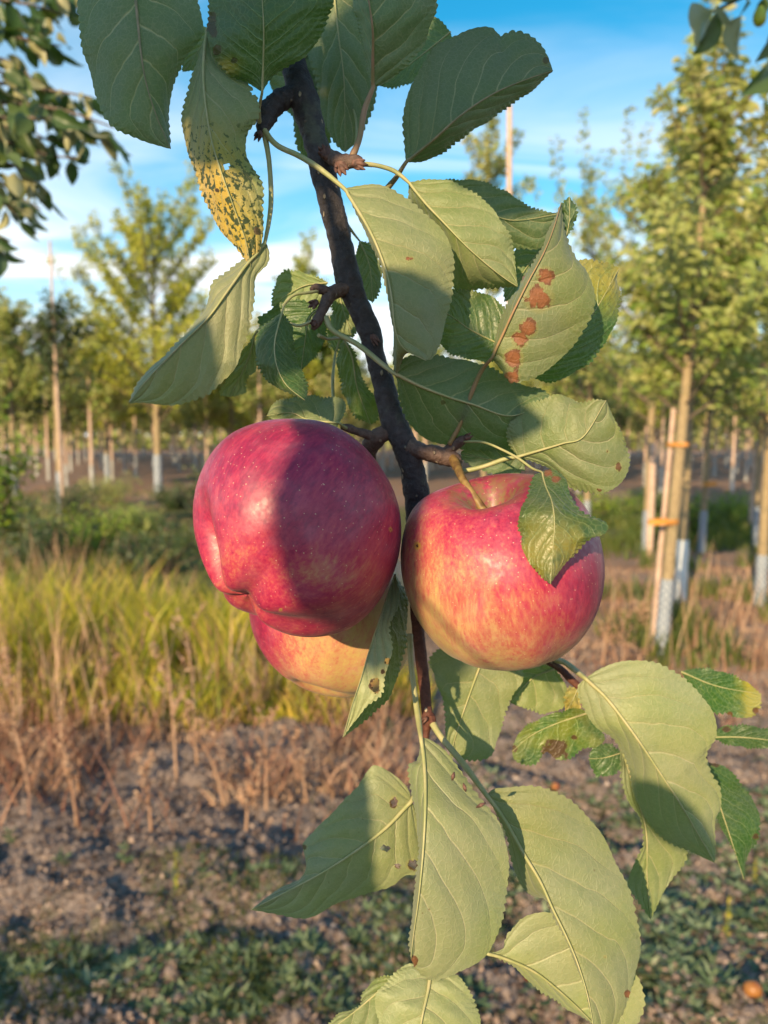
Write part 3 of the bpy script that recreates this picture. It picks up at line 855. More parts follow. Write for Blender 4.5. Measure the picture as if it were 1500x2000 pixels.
M['weed'] = mat_blade('weed_leaves', [(0, (.05, .09, .035)), (.5, (.12, .175, .085)), (.85, (.26, .315, .19)), (1, (.42, .43, .27))], tcol=(.2, .3, .1), trans=.2)
M['straw'] = mat_blade('dead_straw', [(0, (.20, .10, .06)), (.5, (.42, .25, .165)), (1, (.62, .45, .31))], .8, .1, (.4, .25, .12))
M['litter'] = mat_blade('leaf_litter', [(0, (.030, .020, .018)), (.3, (.12, .078, .062)), (.65, (.30, .21, .17)), (.97, (.46, .37, .32)), (1, (.42, .12, .05))], .9, .0)
def field_pts(n, px0, px1, d0, d1, rg, thr=None, sc=1.0, near=0):
    y = d0 + (d1 - d0) * rg.random(n) ** (1 + near)
    px_ = rg.uniform(px0, px1, n); x = (px_ - 750) / F * y
    if thr is not None:
        k = np.array([mnoise.noise(Vector((a * sc, b_ * sc, 2.2))) for a, b_ in zip(x, y)]) > thr
        x, y = x[k], y[k]
    z = np.array([gz(a, b_) for a, b_ in zip(x, y)]) - .01
    return np.stack([x, y, z], 1)
rgg = np.random.default_rng(3)
p = np.vstack([field_pts(19000, -420, 720, 4.2, 6.1, rgg, -.08, 2.4), field_pts(2500, 640, 840, 4.5, 5.6, rgg, -.05, 1.6)])
h = rgg.uniform(.15, .66, len(p)) * np.array([1 + .75 * mnoise.noise(Vector((a * 2.6, b * 2.6, 7))) for a, b in p[:, :2]]) * np.clip((p[:, 1] - 3.9) / .8, .45, 1) * np.interp(p[:, 0] / p[:, 1] * F + 750, [0, 250, 550, 700, 850], [1.0, 1.05, 1.0, .55, .35])
V, Fc = blades('g', p, h, rgg.uniform(.006, .022, len(p)), None, rgg, bendy=.55, lean=.45)
tag(mobj('tall_grass', V, Fc, M['grass'], (-1.3, 5, 0)), 'tall sunlit yellow green grass on the left behind the fruit', 'grass', kind='stuff')
p = np.vstack([field_pts(12857, -440, 760, 6.2, 11.5, rgg, -.1, .9), field_pts(15230, 1040, 1920, 10.8, 17, rgg, -.15, .6), field_pts(10818, 900, 1920, 5.2, 10.5, rgg, .12, 1.1), field_pts(7400, -410, 700, 11, 22, rgg, .0, .5)])
V, Fc = blades('g', p, rgg.uniform(.08, .30, len(p)), rgg.uniform(.012, .03, len(p)), None, rgg, segs=2)
tag(mobj('weedy_strip', V, Fc, M['grass_low'], (0, 10, 0)), 'low green weeds and grass between the nursery rows', 'weeds', kind='stuff')
# dead straw lying and standing over the soil
p = np.vstack([field_pts(4681, -420, 800, 3.4, 4.9, rgg, -.05, 1.4), field_pts(4271, 1000, 1920, 4.6, 10.5, rgg, .0, .8), field_pts(7195, -420, 760, 12, 24, rgg, -.2, .5), field_pts(14586, 980, 1920, 4.4, 9.5, rgg, -.2, 1.5)])
V, Fc = blades('s', p, rgg.uniform(.05, .26, len(p)) * np.where(p[:, 0] > .6, .38, 1), rgg.uniform(.004, .013, len(p)), None, rgg, lean=1.6, bendy=.8, segs=2)
tag(mobj('dead_straw', V, Fc, M['straw'], (0, 5, 0)), 'dry brown straw standing and lying over the soil', 'straw', kind='stuff')
p = np.vstack([field_pts(2158, -420, 760, 4.0, 6.0, rgg, -.1, 1.8), field_pts(719, -420, 760, 6.0, 9.5, rgg, -.1, 1.0), field_pts(455, 1080, 1920, 5.0, 8.5, rgg, -.1, 1.0)])
V, Fc = blades('s', p, rgg.uniform(.25, .78, len(p)), rgg.uniform(.006, .014, len(p)), None, rgg, lean=.5, bendy=.18)
tag(mobj('dead_stems', V, Fc, M['straw'], (-1, 5, 0)), 'thin pale dead stems standing through the grass', 'dead stems', kind='stuff')
M['red_stalk'] = mat_blade('reddish_dead_stalks', [(0, (.10, .035, .022)), (.5, (.24, .105, .07)), (1, (.42, .25, .17))], .8, .05)
p = np.vstack([field_pts(6481, -420, 820, 3.0, 4.8, rgg, -.08, 2.2), field_pts(2500, 1020, 1920, 4.2, 8, rgg, -.1, 1.6)])
p = p[rgg.random(len(p)) < np.clip((p[:, 1] - 3.0) / 1.5, .05, 1) * .8]
V, Fc = blades('s', p, rgg.uniform(.06, .42, len(p)) * np.where(p[:, 0] > .6, .4, 1), rgg.uniform(.004, .010, len(p)), None, rgg, lean=1.1, bendy=.4)
tag(mobj('dead_stalks', V, Fc, M['red_stalk'], (-1, 4, 0)), 'tangled reddish brown dead weed stalks over the dark soil', 'dead weeds', kind='stuff')
# litter and clods
def chips(n, px0, px1, d0, d1, size, rg, thr=None, flat=.5):
    p = field_pts(n, px0, px1, d0, d1, rg, thr, 2.2, near=.4); n = len(p)
    V, T = leaf_cloud(p + np.array([0, 0, .012]), unit(rg.normal(size=(n, 3)) * [1, 1, .35]), unit(rg.normal(size=(n, 3)) * flat + [0, 0, 1]), rg.uniform(.4, 1.3, n) * size, rg.uniform(.3, .9, n) * size, .3)
    return V, T
V, T = chips(48000, -420, 1920, 2.0, 6.2, .026, rgg)
tag(mobj('leaf_litter', V, T, M['litter'], (0, 3, 0)), 'brown crumbs of soil and dead leaf bits covering the near ground', 'litter', kind='stuff')
def mat_clod():
    b = NB('soil_clod')
    pos = b.pos(); n_ = b.noise(pos, 60, 4, .7)
    col = b.mix(n_, (.09, .066, .057), (.38, .30, .27))
    return b.done(b.bsdf(col, .95, b.bump(n_, 1, .01), .1))
M['clod'] = mat_clod()
ico = [(-1, 0, 0), (1, 0, 0), (0, -1, 0), (0, 1, 0), (0, 0, -1), (0, 0, 1)]
T8 = np.array([[5, 1, 3], [5, 3, 0], [5, 0, 2], [5, 2, 1], [4, 3, 1], [4, 0, 3], [4, 2, 0], [4, 1, 2]])
p = field_pts(20222, -420, 1920, 2.0, 5.6, rgg, -.3, 1.5, near=.3); n = len(p)
sz = .006 + .040 * rgg.random(n) ** 3
V = p[:, None] + np.array(ico)[None] * sz[:, None, None] * rgg.uniform(.5, 1.2, (n, 6, 1)) * np.array([1, 1, .7])
tag(mobj('soil_clods', V.reshape(-1, 3), (np.arange(n)[:, None, None] * 6 + T8[None]).reshape(-1, 3), M['clod'], (0, 3, 0)), 'crumbly clods on the bare soil', 'clods', kind='stuff')
# green ground cover at the bottom
pg = np.vstack([field_pts(5117, 1050, 1920, 2.0, 3.6, rgg, -.25, 2.6), field_pts(6721, 330, 1920, 2.0, 2.75, rgg, .02, 3.0), field_pts(4109, -420, 560, 2.0, 2.35, rgg, -.05, 3.0), field_pts(3688, 700, 1920, 2.6, 3.9, rgg, .10, 2.6)])
pg = pg[rgg.random(len(pg)) < .34]
cs, as_, ns_, ls = [], [], [], []
for c_ in pg:
    k = rgg.integers(6, 12); a = rgg.random() * 6.28 + np.arange(k) * 2.4; up = rgg.uniform(.1, 1.1, k); L0 = rgg.uniform(.016, .055)
    cs.append(np.repeat(c_[None], k, 0) + [0, 0, .004]); as_.append(np.stack([np.cos(a), np.sin(a), up], 1)); ns_.append(np.stack([-np.cos(a) * up, -np.sin(a) * up, 1 + 0 * a], 1) + rgg.normal(size=(k, 3)) * .2)
    ls.append(L0 * rgg.uniform(.6, 1.2, k))
cs, as_, ns_, ls = np.vstack(cs), np.vstack(as_), np.vstack(ns_), np.concatenate(ls)
V, T = leaf_cloud(cs, as_, ns_, ls, ls * rgg.uniform(.25, .45, len(ls)), .15)
tag(mobj('ground_cover', V, T, M['weed'], (0.3, 2.4, 0)), 'grey green ground cover at the foot of the picture', 'ground cover', kind='stuff')
p = np.vstack([field_pts(6500, 250, 1000, 2.05, 2.9, rgg, .02, 2.4), field_pts(5672, -420, 520, 2.0, 2.4, rgg, -.1, 2.0), field_pts(3437, 600, 1920, 2.7, 4.4, rgg, .14, 2.0)])
V, Fc = blades('g', p, rgg.uniform(.015, .06, len(p)), rgg.uniform(.002, .005, len(p)), None, rgg, segs=2)
tag(mobj('moss_grass', V, Fc, M['grass_low'], (0, 2.4, 0)), 'short mossy grass tufts on the shaded soil', 'grass', kind='stuff')

# --- weeds one can pick out
def weed_plant(px_, py_, h, kind, seed, label):
    g = ground_pt(px_, py_); g = np.array([g[0], g[1], gz(g[0], g[1]) - .004])
    rg = np.random.default_rng(seed)
    root = empty('weed', g); tag(root, label, 'weed', 'small weeds on the soil')
    v, f = tube_geo([g, g + [rg.normal() * .01, rg.normal() * .01, h * .5], g + [rg.normal() * .02, rg.normal() * .02, h]], [.0022, .0018, .0008], 5, 8)
    mobj('stem', v, f, M['weed'], g, root)
    k = 22 if kind != 'spike' else 60
    t = rg.random(k); a = np.arange(k) * 2.4
    up = .3 + 1.1 * t
    ax = unit(np.stack([np.cos(a), np.sin(a), up], 1))
    c = g + np.array([0, 0, 1]) * (t * h * (.95 if kind != 'rosette' else .3))[:, None]
    L0 = {'rosette': .07, 'leafy': .05, 'spike': .016}[kind]
    l = L0 * rg.uniform(.6, 1.2, k) * (1.1 - .5 * t)
    V, T = leaf_cloud(c, ax, unit(np.array([0, 0, 1.0]) + rg.normal(size=(k, 3)) * .3), l, l * (.24 if kind != 'spike' else .6), .15, True)
    mobj('leaves', V, T, M['weed'] if kind != 'spike' else M['grass'], g, root)['kind'] = 'stuff'
WEEDS = [(432, 1975, .10, 'rosette', 'grey green rosette weed at the bottom, left of the lowest leaves'), (600, 1870, .07, 'rosette', 'small rosette weed under the tip of the pale leaf'),
 (1148, 1845, .14, 'leafy', 'upright narrow leaved weed at the lower right, right of the large hanging leaf'), (1370, 1800, .10, 'leafy', 'leafy weed below the lowest hanging leaf of the right bunch'),
 (1420, 1830, .15, 'spike', 'pale seed spike weed at the lower right edge'), (345, 1760, .17, 'spike', 'tall yellowish seed spike weed on the bare soil at the left'),
 (242, 1690, .07, 'leafy', 'tiny green seedling on the pale soil at the left'), (395, 1740, .09, 'leafy', 'thin green weed right of the tall seed spike'),
 (1475, 1700, .12, 'spike', 'seed spike weed touching the right edge'), (1385, 1965, .12, 'leafy', 'weed between the large hanging leaf and the orange fallen apple'),
 (1195, 1960, .08, 'rosette', 'rosette weed right of the large hanging leaf at the bottom'), (120, 1690, .05, 'leafy', 'tiny weed at the left edge of the soil'),
 (1150, 1655, .10, 'leafy', 'weed seen between the right leaves, above the ground cover'), (560, 1950, .09, 'leafy', 'leafy weed at the bottom left of the lowest leaves'),
 (700, 1850, .07, 'leafy', 'small weed under the central leaves'), (905, 1985, .07, 'rosette', 'rosette weed at the bottom between two lit leaves'),
 (20, 1640, .06, 'leafy', 'seedling at the extreme left of the shaded soil'), (270, 1850, .06, 'leafy', 'little weed on the lower left soil'),
 (760, 1440, .12, 'leafy', 'leafy weed just below the folded leaf'), (1040, 1480, .12, 'spike', 'seed spike weed right of the central shoot')]
for i, (x_, y_, h_, k_, l_) in enumerate(WEEDS): weed_plant(x_, y_, h_, k_, 70 + i, l_)

# dead weed stalks standing in front of the grass
def dry_weed(px_, py_, h, seed, label, spread=.3):
    g = ground_pt(px_, py_); g = np.array([g[0], g[1], gz(g[0], g[1]) - .01])
    rg = np.random.default_rng(seed)
    root = empty('dry_weed', g); tag(root, label, 'dead weed', 'dead brown weeds in front of the grass')
    dx, dy = rg.normal() * .12, rg.normal() * .08
    top = g + [dx * h, dy * h, h]
    v, f = tube_geo([g, g + [dx * h * .3, dy * h * .4, h * .5], top], [.007, .005, .002], 6, 12, .1, 40)
    mobj('stem', v, f, M['straw'], g, root)
    geos = []
    for k in range(12):
        t = rg.uniform(.35, 1); p0 = g + (top - g) * t; a = rg.random() * 6.28; l = h * rg.uniform(.12, .35)
        p1 = p0 + np.array([math.cos(a) * l * spread * 1.6, math.sin(a) * l * spread * 1.6, l * .8])
        geos.append(tube_geo([p0, (p0 + p1) / 2 + [0, 0, -.01], p1], [.003, .0025, .0015], 4, 5))
        for q in range(5):
            e = p0 + (p1 - p0) * rg.uniform(.5, 1) ; dd = unit(rg.normal(size=3)) * rg.uniform(.012, .03)
            geos.append(tube_geo([e, e + dd * .5, e + dd], [.003, .006, .002], 4, 4))
    v, f = merge(geos)
    mobj('branches', v, f, M['straw'], g, root)['kind'] = 'stuff'
DRY = [(345, 1520, .78, 'tall dead weed with a branching head left of the crimson apple'), (385, 1500, .70, 'dead weed stalk close to the tall one, nearer the apple'), (60, 1560, .50, 'dead stalk low at the left edge'),
 (150, 1600, .42, 'short dead stalk at the lower left'), (215, 1480, .45, 'dead stalk leaning in front of the sunlit grass'), (440, 1560, .5, 'reddish dead stalk below the crimson apple'),
 (520, 1570, .45, 'dead weed right of the reddish stalk'), (600, 1560, .36, 'short dead weed below the yellow apple'), (30, 1450, .5, 'dead stalk in the grass at the far left'),
 (295, 1610, .33, 'short dead weed on the bare soil'), (1215, 1330, .42, 'pale cone shaped dead weed right of the right apple'), (1180, 1300, .3, 'small dead weed beside the right apple'),
 (1420, 1220, .34, 'dead weed right of the nearest guarded trunk'), (1260, 1250, .3, 'dead weed tuft left of the guarded trunk'), (480, 1620, .3, 'low dead weed on the dark soil'), (1470, 1330, .3, 'dead weed by the right edge')]
for i, (x_, y_, h_, l_) in enumerate(DRY): dry_weed(x_, y_, h_, 120 + i, l_, .55 if x_ > 1000 else .3)

# windfalls
M['windfall'] = mat_simple('windfall_skin', (.30, .13, .035), (.20, .04, .02), 22, .4, .001)
for (x_, y_, r_, l_) in ((1468, 1975, .026, 'orange windfall apple on the soil at the lower right corner'), (1040, 1912, .024, 'reddish windfall apple behind the large hanging leaf'), (1085, 1545, .02, 'small red windfall behind the right hanging leaves')):
    g = ground_pt(x_, y_); g[2] = gz(g[0], g[1]) + r_ * .8
    th = np.linspace(0, math.pi, 14)[:, None]; ph = np.linspace(0, 2 * math.pi, 20, endpoint=False)[None]
    rho = np.sin(th) ** .85 + 0 * ph; z_ = .9 * np.cos(th) - .35 * np.exp(-(rho / .25) ** 2) * np.sign(np.cos(th))
    V = np.stack([rho * np.cos(ph), rho * np.sin(ph), z_], -1).reshape(-1, 3) * r_
    a = np.arange(13 * 20); b_ = (a // 20) * 20 + (a % 20 + 1) % 20
    tag(mobj('windfall_apple', V @ np.array(Matrix.Rotation(.7, 3, 'X')) + g, np.stack([a, a + 20, b_ + 20, b_], 1), M['windfall'], g), l_, 'apple', 'windfall apples on the soil')

# --- the soft apple-tree foliage at the upper left and upper right (nearer, out of focus)
def leaf_proto(seed, fold):
    rg = np.random.default_rng(seed)
    n, k = 9, 2
    V = []
    for i in range(n):
        s_ = i / (n - 1)
        w_ = .29 * math.sin(math.pi * s_ ** .85) ** .8 + (.004 if i in (0, n - 1) else 0)
        for j in range(-k, k + 1):
            u_ = j / k
            V.append((s_, u_ * w_, fold * abs(u_) * w_ * 1.6 - .28 * s_ ** 2 + .02 * math.sin(s_ * 9 + seed)))
    m_ = 2 * k + 1
    a_ = (np.arange(n - 1)[:, None] * m_ + np.arange(m_ - 1)[None]).ravel()
    return mesh_data('leaf', np.array(V), np.stack([a_, a_ + m_, a_ + m_ + 1, a_ + 1], 1), [M['fol_apple']], True)
LP = [leaf_proto(i, .2 + .12 * i) for i in range(4)]
def put_leaf(root, c, ax, nr, ln, q):
    a_ = unit(np.array(ax)); s_ = unit(np.cross(nr, a_)); n_ = np.cross(a_, s_)
    o = bpy.data.objects.new('leaf', LP[q % 4])
    COL.objects.link(o); ORG[o] = np.array(c); o.parent = root
    mt = Matrix(((a_[0], s_[0], n_[0], 0), (a_[1], s_[1], n_[1], 0), (a_[2], s_[2], n_[2], 0), (0, 0, 0, 1)))
    o.matrix_local = Matrix.Translation(Vector(c - ORG[root])) @ mt @ Matrix.Scale(float(ln), 4)
rgl = np.random.default_rng(21)
def soft_branch(root, twigs, per, ll):
    geos = []; q = 0
    for pts_, d_ in twigs:
        w3 = np.array([P(x, y, d_ + rgl.normal() * .05) for x, y in pts_])
        geos.append(tube_geo(w3, np.linspace(.006, .0018, len(w3)), 6, 20))
        c_ = crom(w3, per + 1)
        for i in range(3, per):
            td = unit(c_[i + 1] - c_[i - 1])
            off = unit(rgl.normal(size=3)); ax = unit(off * .8 + td * .6 + np.array([0, 0, -.75]))
            put_leaf(root, c_[i] + off * .012, ax, unit(rgl.normal(size=3) + S * .5 + [0, 0, .2]), ll * rgl.uniform(.7, 1.25), q); q += 1
    v, f = merge(geos)
    mobj('twigs', v, f, M['limb'], ORG[root], root)['kind'] = 'stuff'
lu = empty('apple_branch', P(-200, 40, 1.7)); tag(lu, 'out of focus apple branches in the top left corner', 'branch', 'soft apple branches at the left')
ll_ = empty('apple_branch', P(-200, 350, 1.7)); tag(ll_, 'out of focus apple branches hanging at the left edge, below those of the corner', 'branch', 'soft apple branches at the left')
soft_branch(lu, [([(-160, 60), (-40, 0), (60, 10), (130, 30)], 1.75), ([(-160, 60), (-30, 60), (60, 80), (120, 90)], 1.65), ([(-160, 100), (-60, 110), (20, 120), (80, 170)], 1.85),
     ([(-160, 0), (-40, -40), (80, -30), (150, -10)], 1.7), ([(-160, 150), (-20, 160), (90, 175), (180, 190)], 1.7), ([(-160, 180), (0, 200), (120, 215), (225, 250)], 1.6),
     ([(-160, 130), (-60, 130), (0, 140), (60, 170)], 1.6), ([(-160, 20), (-60, 20), (0, 30), (60, 60)], 1.9), ([(-160, -60), (-60, -60), (40, -50), (110, 0)], 1.8), ([(-160, 190), (-50, 190), (60, 200), (150, 230)], 1.85)], 28, .053)
soft_branch(ll_, [([(-160, 200), (0, 230), (110, 235), (222, 285)], 1.6), ([(-160, 250), (-10, 270), (80, 300), (150, 310)], 1.7), ([(-160, 330), (-30, 340), (30, 380), (80, 410)], 1.75),
     ([(-160, 400), (-60, 420), (-20, 460), (10, 500)], 1.65), ([(-160, 300), (-40, 290), (60, 270), (170, 280)], 1.8), ([(-160, 370), (-60, 370), (0, 390), (50, 440)], 1.6),
     ([(-160, 240), (-60, 250), (40, 250), (120, 290)], 1.9), ([(-160, 430), (-80, 450), (-30, 490), (-10, 540)], 1.8), ([(-160, 280), (-50, 300), (40, 330), (90, 370)], 1.55)], 28, .053)
tr = empty('apple_branch', P(1420, -60, 1.02))
tag(tr, 'dark out of focus leafy twig hanging into the upper right corner', 'branch')
w1 = [P(1560, -50, 1.0), P(1480, -20, 1.02), P(1420, 10, 1.04), P(1385, 25, 1.05)]
w2 = [P(1560, -50, 1.0), P(1520, 30, 1.0), P(1500, 80, 1.0)]
v, f = merge([tube_geo(w1, [.003, .0025, .002, .0015], 6, 16), tube_geo(w2, [.003, .002, .0015], 6, 12)])
mobj('twigs', v, f, M['limb'], ORG[tr], tr)['kind'] = 'stuff'
for i, (x0, y0, x1, y1) in enumerate([(1392, 22, 1326, 78), (1400, 28, 1378, 98), (1450, 30, 1424, 120), (1510, 130, 1478, 172), (1440, 0, 1400, -30), (1495, -5, 1482, 40), (1470, -10, 1440, 12), (1510, 40, 1500, 110), (1400, 10, 1420, 55)]):
    a_, b_ = P(x0, y0, 1.03), P(x1, y1, 1.0 + .02 * (i % 3))
    put_leaf(tr, a_, b_ - a_, unit(-FWD + RIGHT * rgl.normal() * .5 + UP * rgl.normal() * .4) * (1 if i % 2 else -1), np.linalg.norm(b_ - a_) * 1.05, i)
for i in range(16):   # leaves added out of view towards the sun, to shade the hanging ones
    c_ = P(1440 + rgl.normal() * 50, 60 + rgl.normal() * 45, 1.02) + S * rgl.uniform(.30, .45)
    put_leaf(tr, c_, unit(RIGHT * rgl.normal() + UP * rgl.normal()), S, .075, i)
M['unripe'] = mat_simple('unripe_skin', (.42, .46, .03), (.50, .50, .05), 30, .4)
gq = P(1484, 34, 1.01)
th = np.linspace(0, math.pi, 14)[:, None]; ph = np.linspace(0, 2 * math.pi, 16, endpoint=False)[None]
V = np.stack([np.sin(th) * np.cos(ph), np.sin(th) * np.sin(ph), 1.5 * np.cos(th) * (1 + .1 * np.cos(th)) + 0 * ph], -1).reshape(-1, 3) * .0085
a = np.arange(13 * 16); b_ = (a // 16) * 16 + (a % 16 + 1) % 16
tag(mobj('fruit', V + gq, np.stack([a, a + 16, b_ + 16, b_], 1), M['unripe'], gq), 'small yellow green fruit on the twig in the upper right corner', 'fruit')

# --- added bushes, unseen behind the viewpoint, sized to shade the near ground
for i, (x_, y_, h_, w_) in enumerate([(-1.5, -1.9, 1.75, .8), (-.3, -2.1, 1.7, .75), (.9, -1.8, 1.75, .8), (-2.8, -2.2, 1.9, .8), (2.1, -2.2, 1.7, .8), (-4.0, -2.0, 1.5, .6)]):
    shrub((x_, y_, 0), h_, w_, M['fol_apple'], 2600, .085, 200 + i, ('fourth', 'fifth', 'sixth', 'third', 'seventh', 'first')[i] + ' added bush from the left, unseen behind the viewpoint, placed to shade the near ground', group='added unseen bushes that shade the near ground')

# ------------------------------------------------------------------ the apples
def outline_fn(pts, c):
    p = np.array(pts, float) - c
    a = np.arctan2(p[:, 1], p[:, 0]); r = np.hypot(p[:, 0], p[:, 1])
    o = np.argsort(a); a, r = a[o], r[o]
    a = np.r_[a[-3:] - 2 * math.pi, a, a[:3] + 2 * math.pi]; r = np.r_[r[-3:], r, r[:3]]
    g = np.linspace(-math.pi, math.pi, 361)
    rr = np.interp(g, a, r)
    ker = np.exp(-np.linspace(-2, 2, 15) ** 2); ker /= ker.sum()
    rr = np.convolve(np.r_[rr[-8:-1], rr, rr[1:8]], ker, 'valid')
    return g, rr
def frame(axis):
    z = np.array(axis, float); z /= np.linalg.norm(z)
    x = np.cross([0, 0, 1.0], z) if abs(z[2]) < 0.95 else np.cross([0, 1.0, 0], z)
    x /= np.linalg.norm(x)
    return np.stack([x, np.cross(z, x), z], 0)          # rows: local axes in camera frame
def make_apple(cpx, depth, rpx, axis, outline, redfn, label, flat=0.93, taper=0.10, top=(0.42, 0.24), bot=(0.20, 0.26),
               lobes=0.035, groove=None, spots=(), phase=0.0, calyx=True):
    nt_, nph = 150, 176
    Rm = rpx / F * depth
    A = frame(axis)
    th = np.linspace(0.0, math.pi, nt_)[:, None]; ph = np.linspace(0, 2 * math.pi, nph, endpoint=False)[None]
    rho = np.sin(th) ** 0.82 * (1 + taper * np.cos(th)) + 0 * ph
    z = flat * np.cos(th) * (1 - 0.0 * ph) + 0 * ph
    low_ = np.clip((th - 1.3) / 1.3, 0, 1)
    hi_ = np.clip((1.1 - th) / 1.0, 0, 1)
    lob = np.cos(5 * ph + phase)
    rho = rho * (1 + lobes * lob * low_ + 0.015 * np.cos(3 * ph + 1) + 0.02 * np.cos(ph + .4))
    z = z - lobes * 1.7 * lob * low_ ** 2 * np.sin(th) ** 0.6 * 1.0
    z = z + 0.02 * np.cos(2 * ph + 0.8) * hi_
    z = z - top[0] * np.exp(-(rho / top[1]) ** 2) * (th < 1.5)
    z = z + bot[0] * np.exp(-(rho / bot[1]) ** 2) * (th > 1.6)
    loc = np.stack([rho * np.cos(ph), rho * np.sin(ph), z], -1)
    unit = loc.copy()
    if groove is not None:
        gd = A @ np.array(groove['dir'], float); gphi = math.atan2(gd[1], gd[0])
        dphi = (ph - gphi + math.pi) % (2 * math.pi) - math.pi
        w = np.exp(-(dphi / groove['w']) ** 2) * np.clip((th - groove['t0']) / 0.5, 0, 1) * np.clip((math.pi - th) / 0.30, 0, 1)
        loc = loc * (1 - groove['a'] * w)[..., None]
        w2 = np.exp(-((abs(dphi) - groove['w'] * 2.4) / (groove['w'] * 1.2)) ** 2) * np.clip((th - groove['t0']) / 0.6, 0, 1) * np.clip((math.pi - th) / 0.35, 0, 1)
        loc = loc * (1 + 0.035 * w2)[..., None]
    loc = loc.reshape(-1, 3); unit = unit.reshape(-1, 3)
    camv = loc @ A * Rm                                   # camera frame, metres
    ctr = np.array([(cpx[0] - 750) / F * depth, (1000 - cpx[1]) / F * depth, -depth])
    pts = camv + ctr
    # fit the silhouette measured on the fruit
    g, want = outline_fn(outline, np.array(cpx, float))
    for _ in range(3):
        X = pts[:, 0] / -pts[:, 2] * F + 750; Y = 1000 - pts[:, 1] / -pts[:, 2] * F
        ang = np.arctan2(Y - cpx[1], X - cpx[0]); rr = np.hypot(X - cpx[0], Y - cpx[1])
        bins = np.round((ang + math.pi) / (2 * math.pi) * 90).astype(int) % 90
        mxr = np.zeros(90); np.maximum.at(mxr, bins, rr)
        ga = -math.pi + np.arange(90) / 90 * 2 * math.pi
        ratio = np.interp(ga, g, want) / np.maximum(mxr, 1)
        ker = np.array([1, 2, 3, 2, 1]) / 9
        ratio = np.convolve(np.r_[ratio[-2:], ratio, ratio[:2]], ker, 'valid')
        f = np.interp(ang, np.r_[ga, math.pi], np.r_[ratio, ratio[0]])
        pts[:, :2] = ctr[:2] + (pts[:, :2] - ctr[:2]) * f[:, None]
    W = CAMP + pts[:, :1] * RIGHT + pts[:, 1:2] * UP - pts[:, 2:] * FWD
    X = pts[:, 0] / -pts[:, 2] * F + 750; Y = 1000 - pts[:, 1] / -pts[:, 2] * F
    nrmv = camv / np.linalg.norm(camv, axis=1)[:, None]
    red = redfn(nrmv, X, Y)
    thf = np.repeat(th[:, 0], nph)
    cav = np.clip((0.42 - thf) / 0.30, 0, 1) + np.clip((thf - 2.9) / 0.2, 0, 1) * 0.4
    spot = np.zeros(len(X))
    for (sx, sy, sr) in spots:
        spot = np.maximum(spot, np.clip(1 - np.hypot(X - sx, Y - sy) / sr, 0, 1) * (nrmv[:, 2] > 0))
    a = np.arange((nt_ - 1) * nph); b2 = (a // nph) * nph + (a % nph + 1) % nph
    faces = np.stack([a, a + nph, b2 + nph, b2], 1)
    org = CAMP + ctr[0] * RIGHT + ctr[1] * UP - ctr[2] * FWD
    root = empty('apple', org)
    tag(root, label, 'apple', 'apples hanging in a cluster on the branch')
    mobj('skin', W, faces, M['apple'], org, root,
         attrs={'aloc': ('FLOAT_VECTOR', unit), 'red': ('FLOAT', red), 'cav': ('FLOAT', cav), 'spot': ('FLOAT', spot)})
    stem_in = W[:nph].mean(0); cal = W[-nph:].mean(0)
    if calyx:
        geos = []
        out_dir = (cal - stem_in); out_dir /= np.linalg.norm(out_dir)
        ref = np.cross(out_dir, [0.3, 0.2, 0.9]); ref /= np.linalg.norm(ref); ref2 = np.cross(out_dir, ref)
        for k in range(5):
            t = k * 2 * math.pi / 5 + 0.3
            dr = ref * math.cos(t) + ref2 * math.sin(t)
            geos.append(tube_geo([cal - out_dir * 0.001, cal + dr * 0.0022 + out_dir * 0.002, cal + dr * 0.0012 + out_dir * 0.0048],
                                 [0.0012, 0.0011, 0.0002], 6, 7))
        v, fc = merge(geos)
        mobj('calyx', v, fc, M['calyx'], cal, root)
    return root, stem_in, cal

def sm(x, a, b): 
    t = np.clip((x - a) / (b - a), 0, 1); return t * t * (3 - 2 * t)
left_out = [(575, 818), (640, 826), (700, 862), (745, 915), (775, 975), (784, 1035), (778, 1090), (755, 1150), (725, 1195),
            (680, 1230), (620, 1245), (560, 1240), (520, 1222), (493, 1200), (455, 1185), (420, 1145), (390, 1080), (376, 1010),
            (382, 950), (405, 895), (445, 850), (500, 825)]
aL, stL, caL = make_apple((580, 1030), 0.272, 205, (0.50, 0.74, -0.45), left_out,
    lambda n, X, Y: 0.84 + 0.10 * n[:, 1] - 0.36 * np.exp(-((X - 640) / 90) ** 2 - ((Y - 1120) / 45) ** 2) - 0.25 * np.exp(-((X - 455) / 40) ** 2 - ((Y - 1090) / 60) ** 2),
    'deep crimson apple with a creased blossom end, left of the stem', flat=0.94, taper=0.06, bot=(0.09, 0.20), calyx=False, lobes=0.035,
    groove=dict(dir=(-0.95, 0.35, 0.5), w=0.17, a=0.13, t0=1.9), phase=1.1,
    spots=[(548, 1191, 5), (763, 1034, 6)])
right_out = [(850, 958), (890, 945), (930, 934), (970, 926), (1010, 924), (1060, 930), (1100, 948), (1140, 985), (1165, 1030), (1178, 1080),
             (1180, 1140), (1165, 1200), (1130, 1255), (1085, 1290), (1030, 1307), (980, 1310), (920, 1300), (870, 1275),
             (825, 1225), (795, 1165), (782, 1100), (787, 1040), (800, 1003), (820, 977)]
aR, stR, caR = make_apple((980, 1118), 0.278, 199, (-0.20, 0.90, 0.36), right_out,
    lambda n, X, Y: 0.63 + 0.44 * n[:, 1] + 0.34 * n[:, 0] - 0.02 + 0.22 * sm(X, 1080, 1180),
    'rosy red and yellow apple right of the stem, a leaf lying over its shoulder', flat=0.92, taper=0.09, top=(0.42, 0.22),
    spots=[(815, 1066, 11)], phase=0.3, calyx=False)
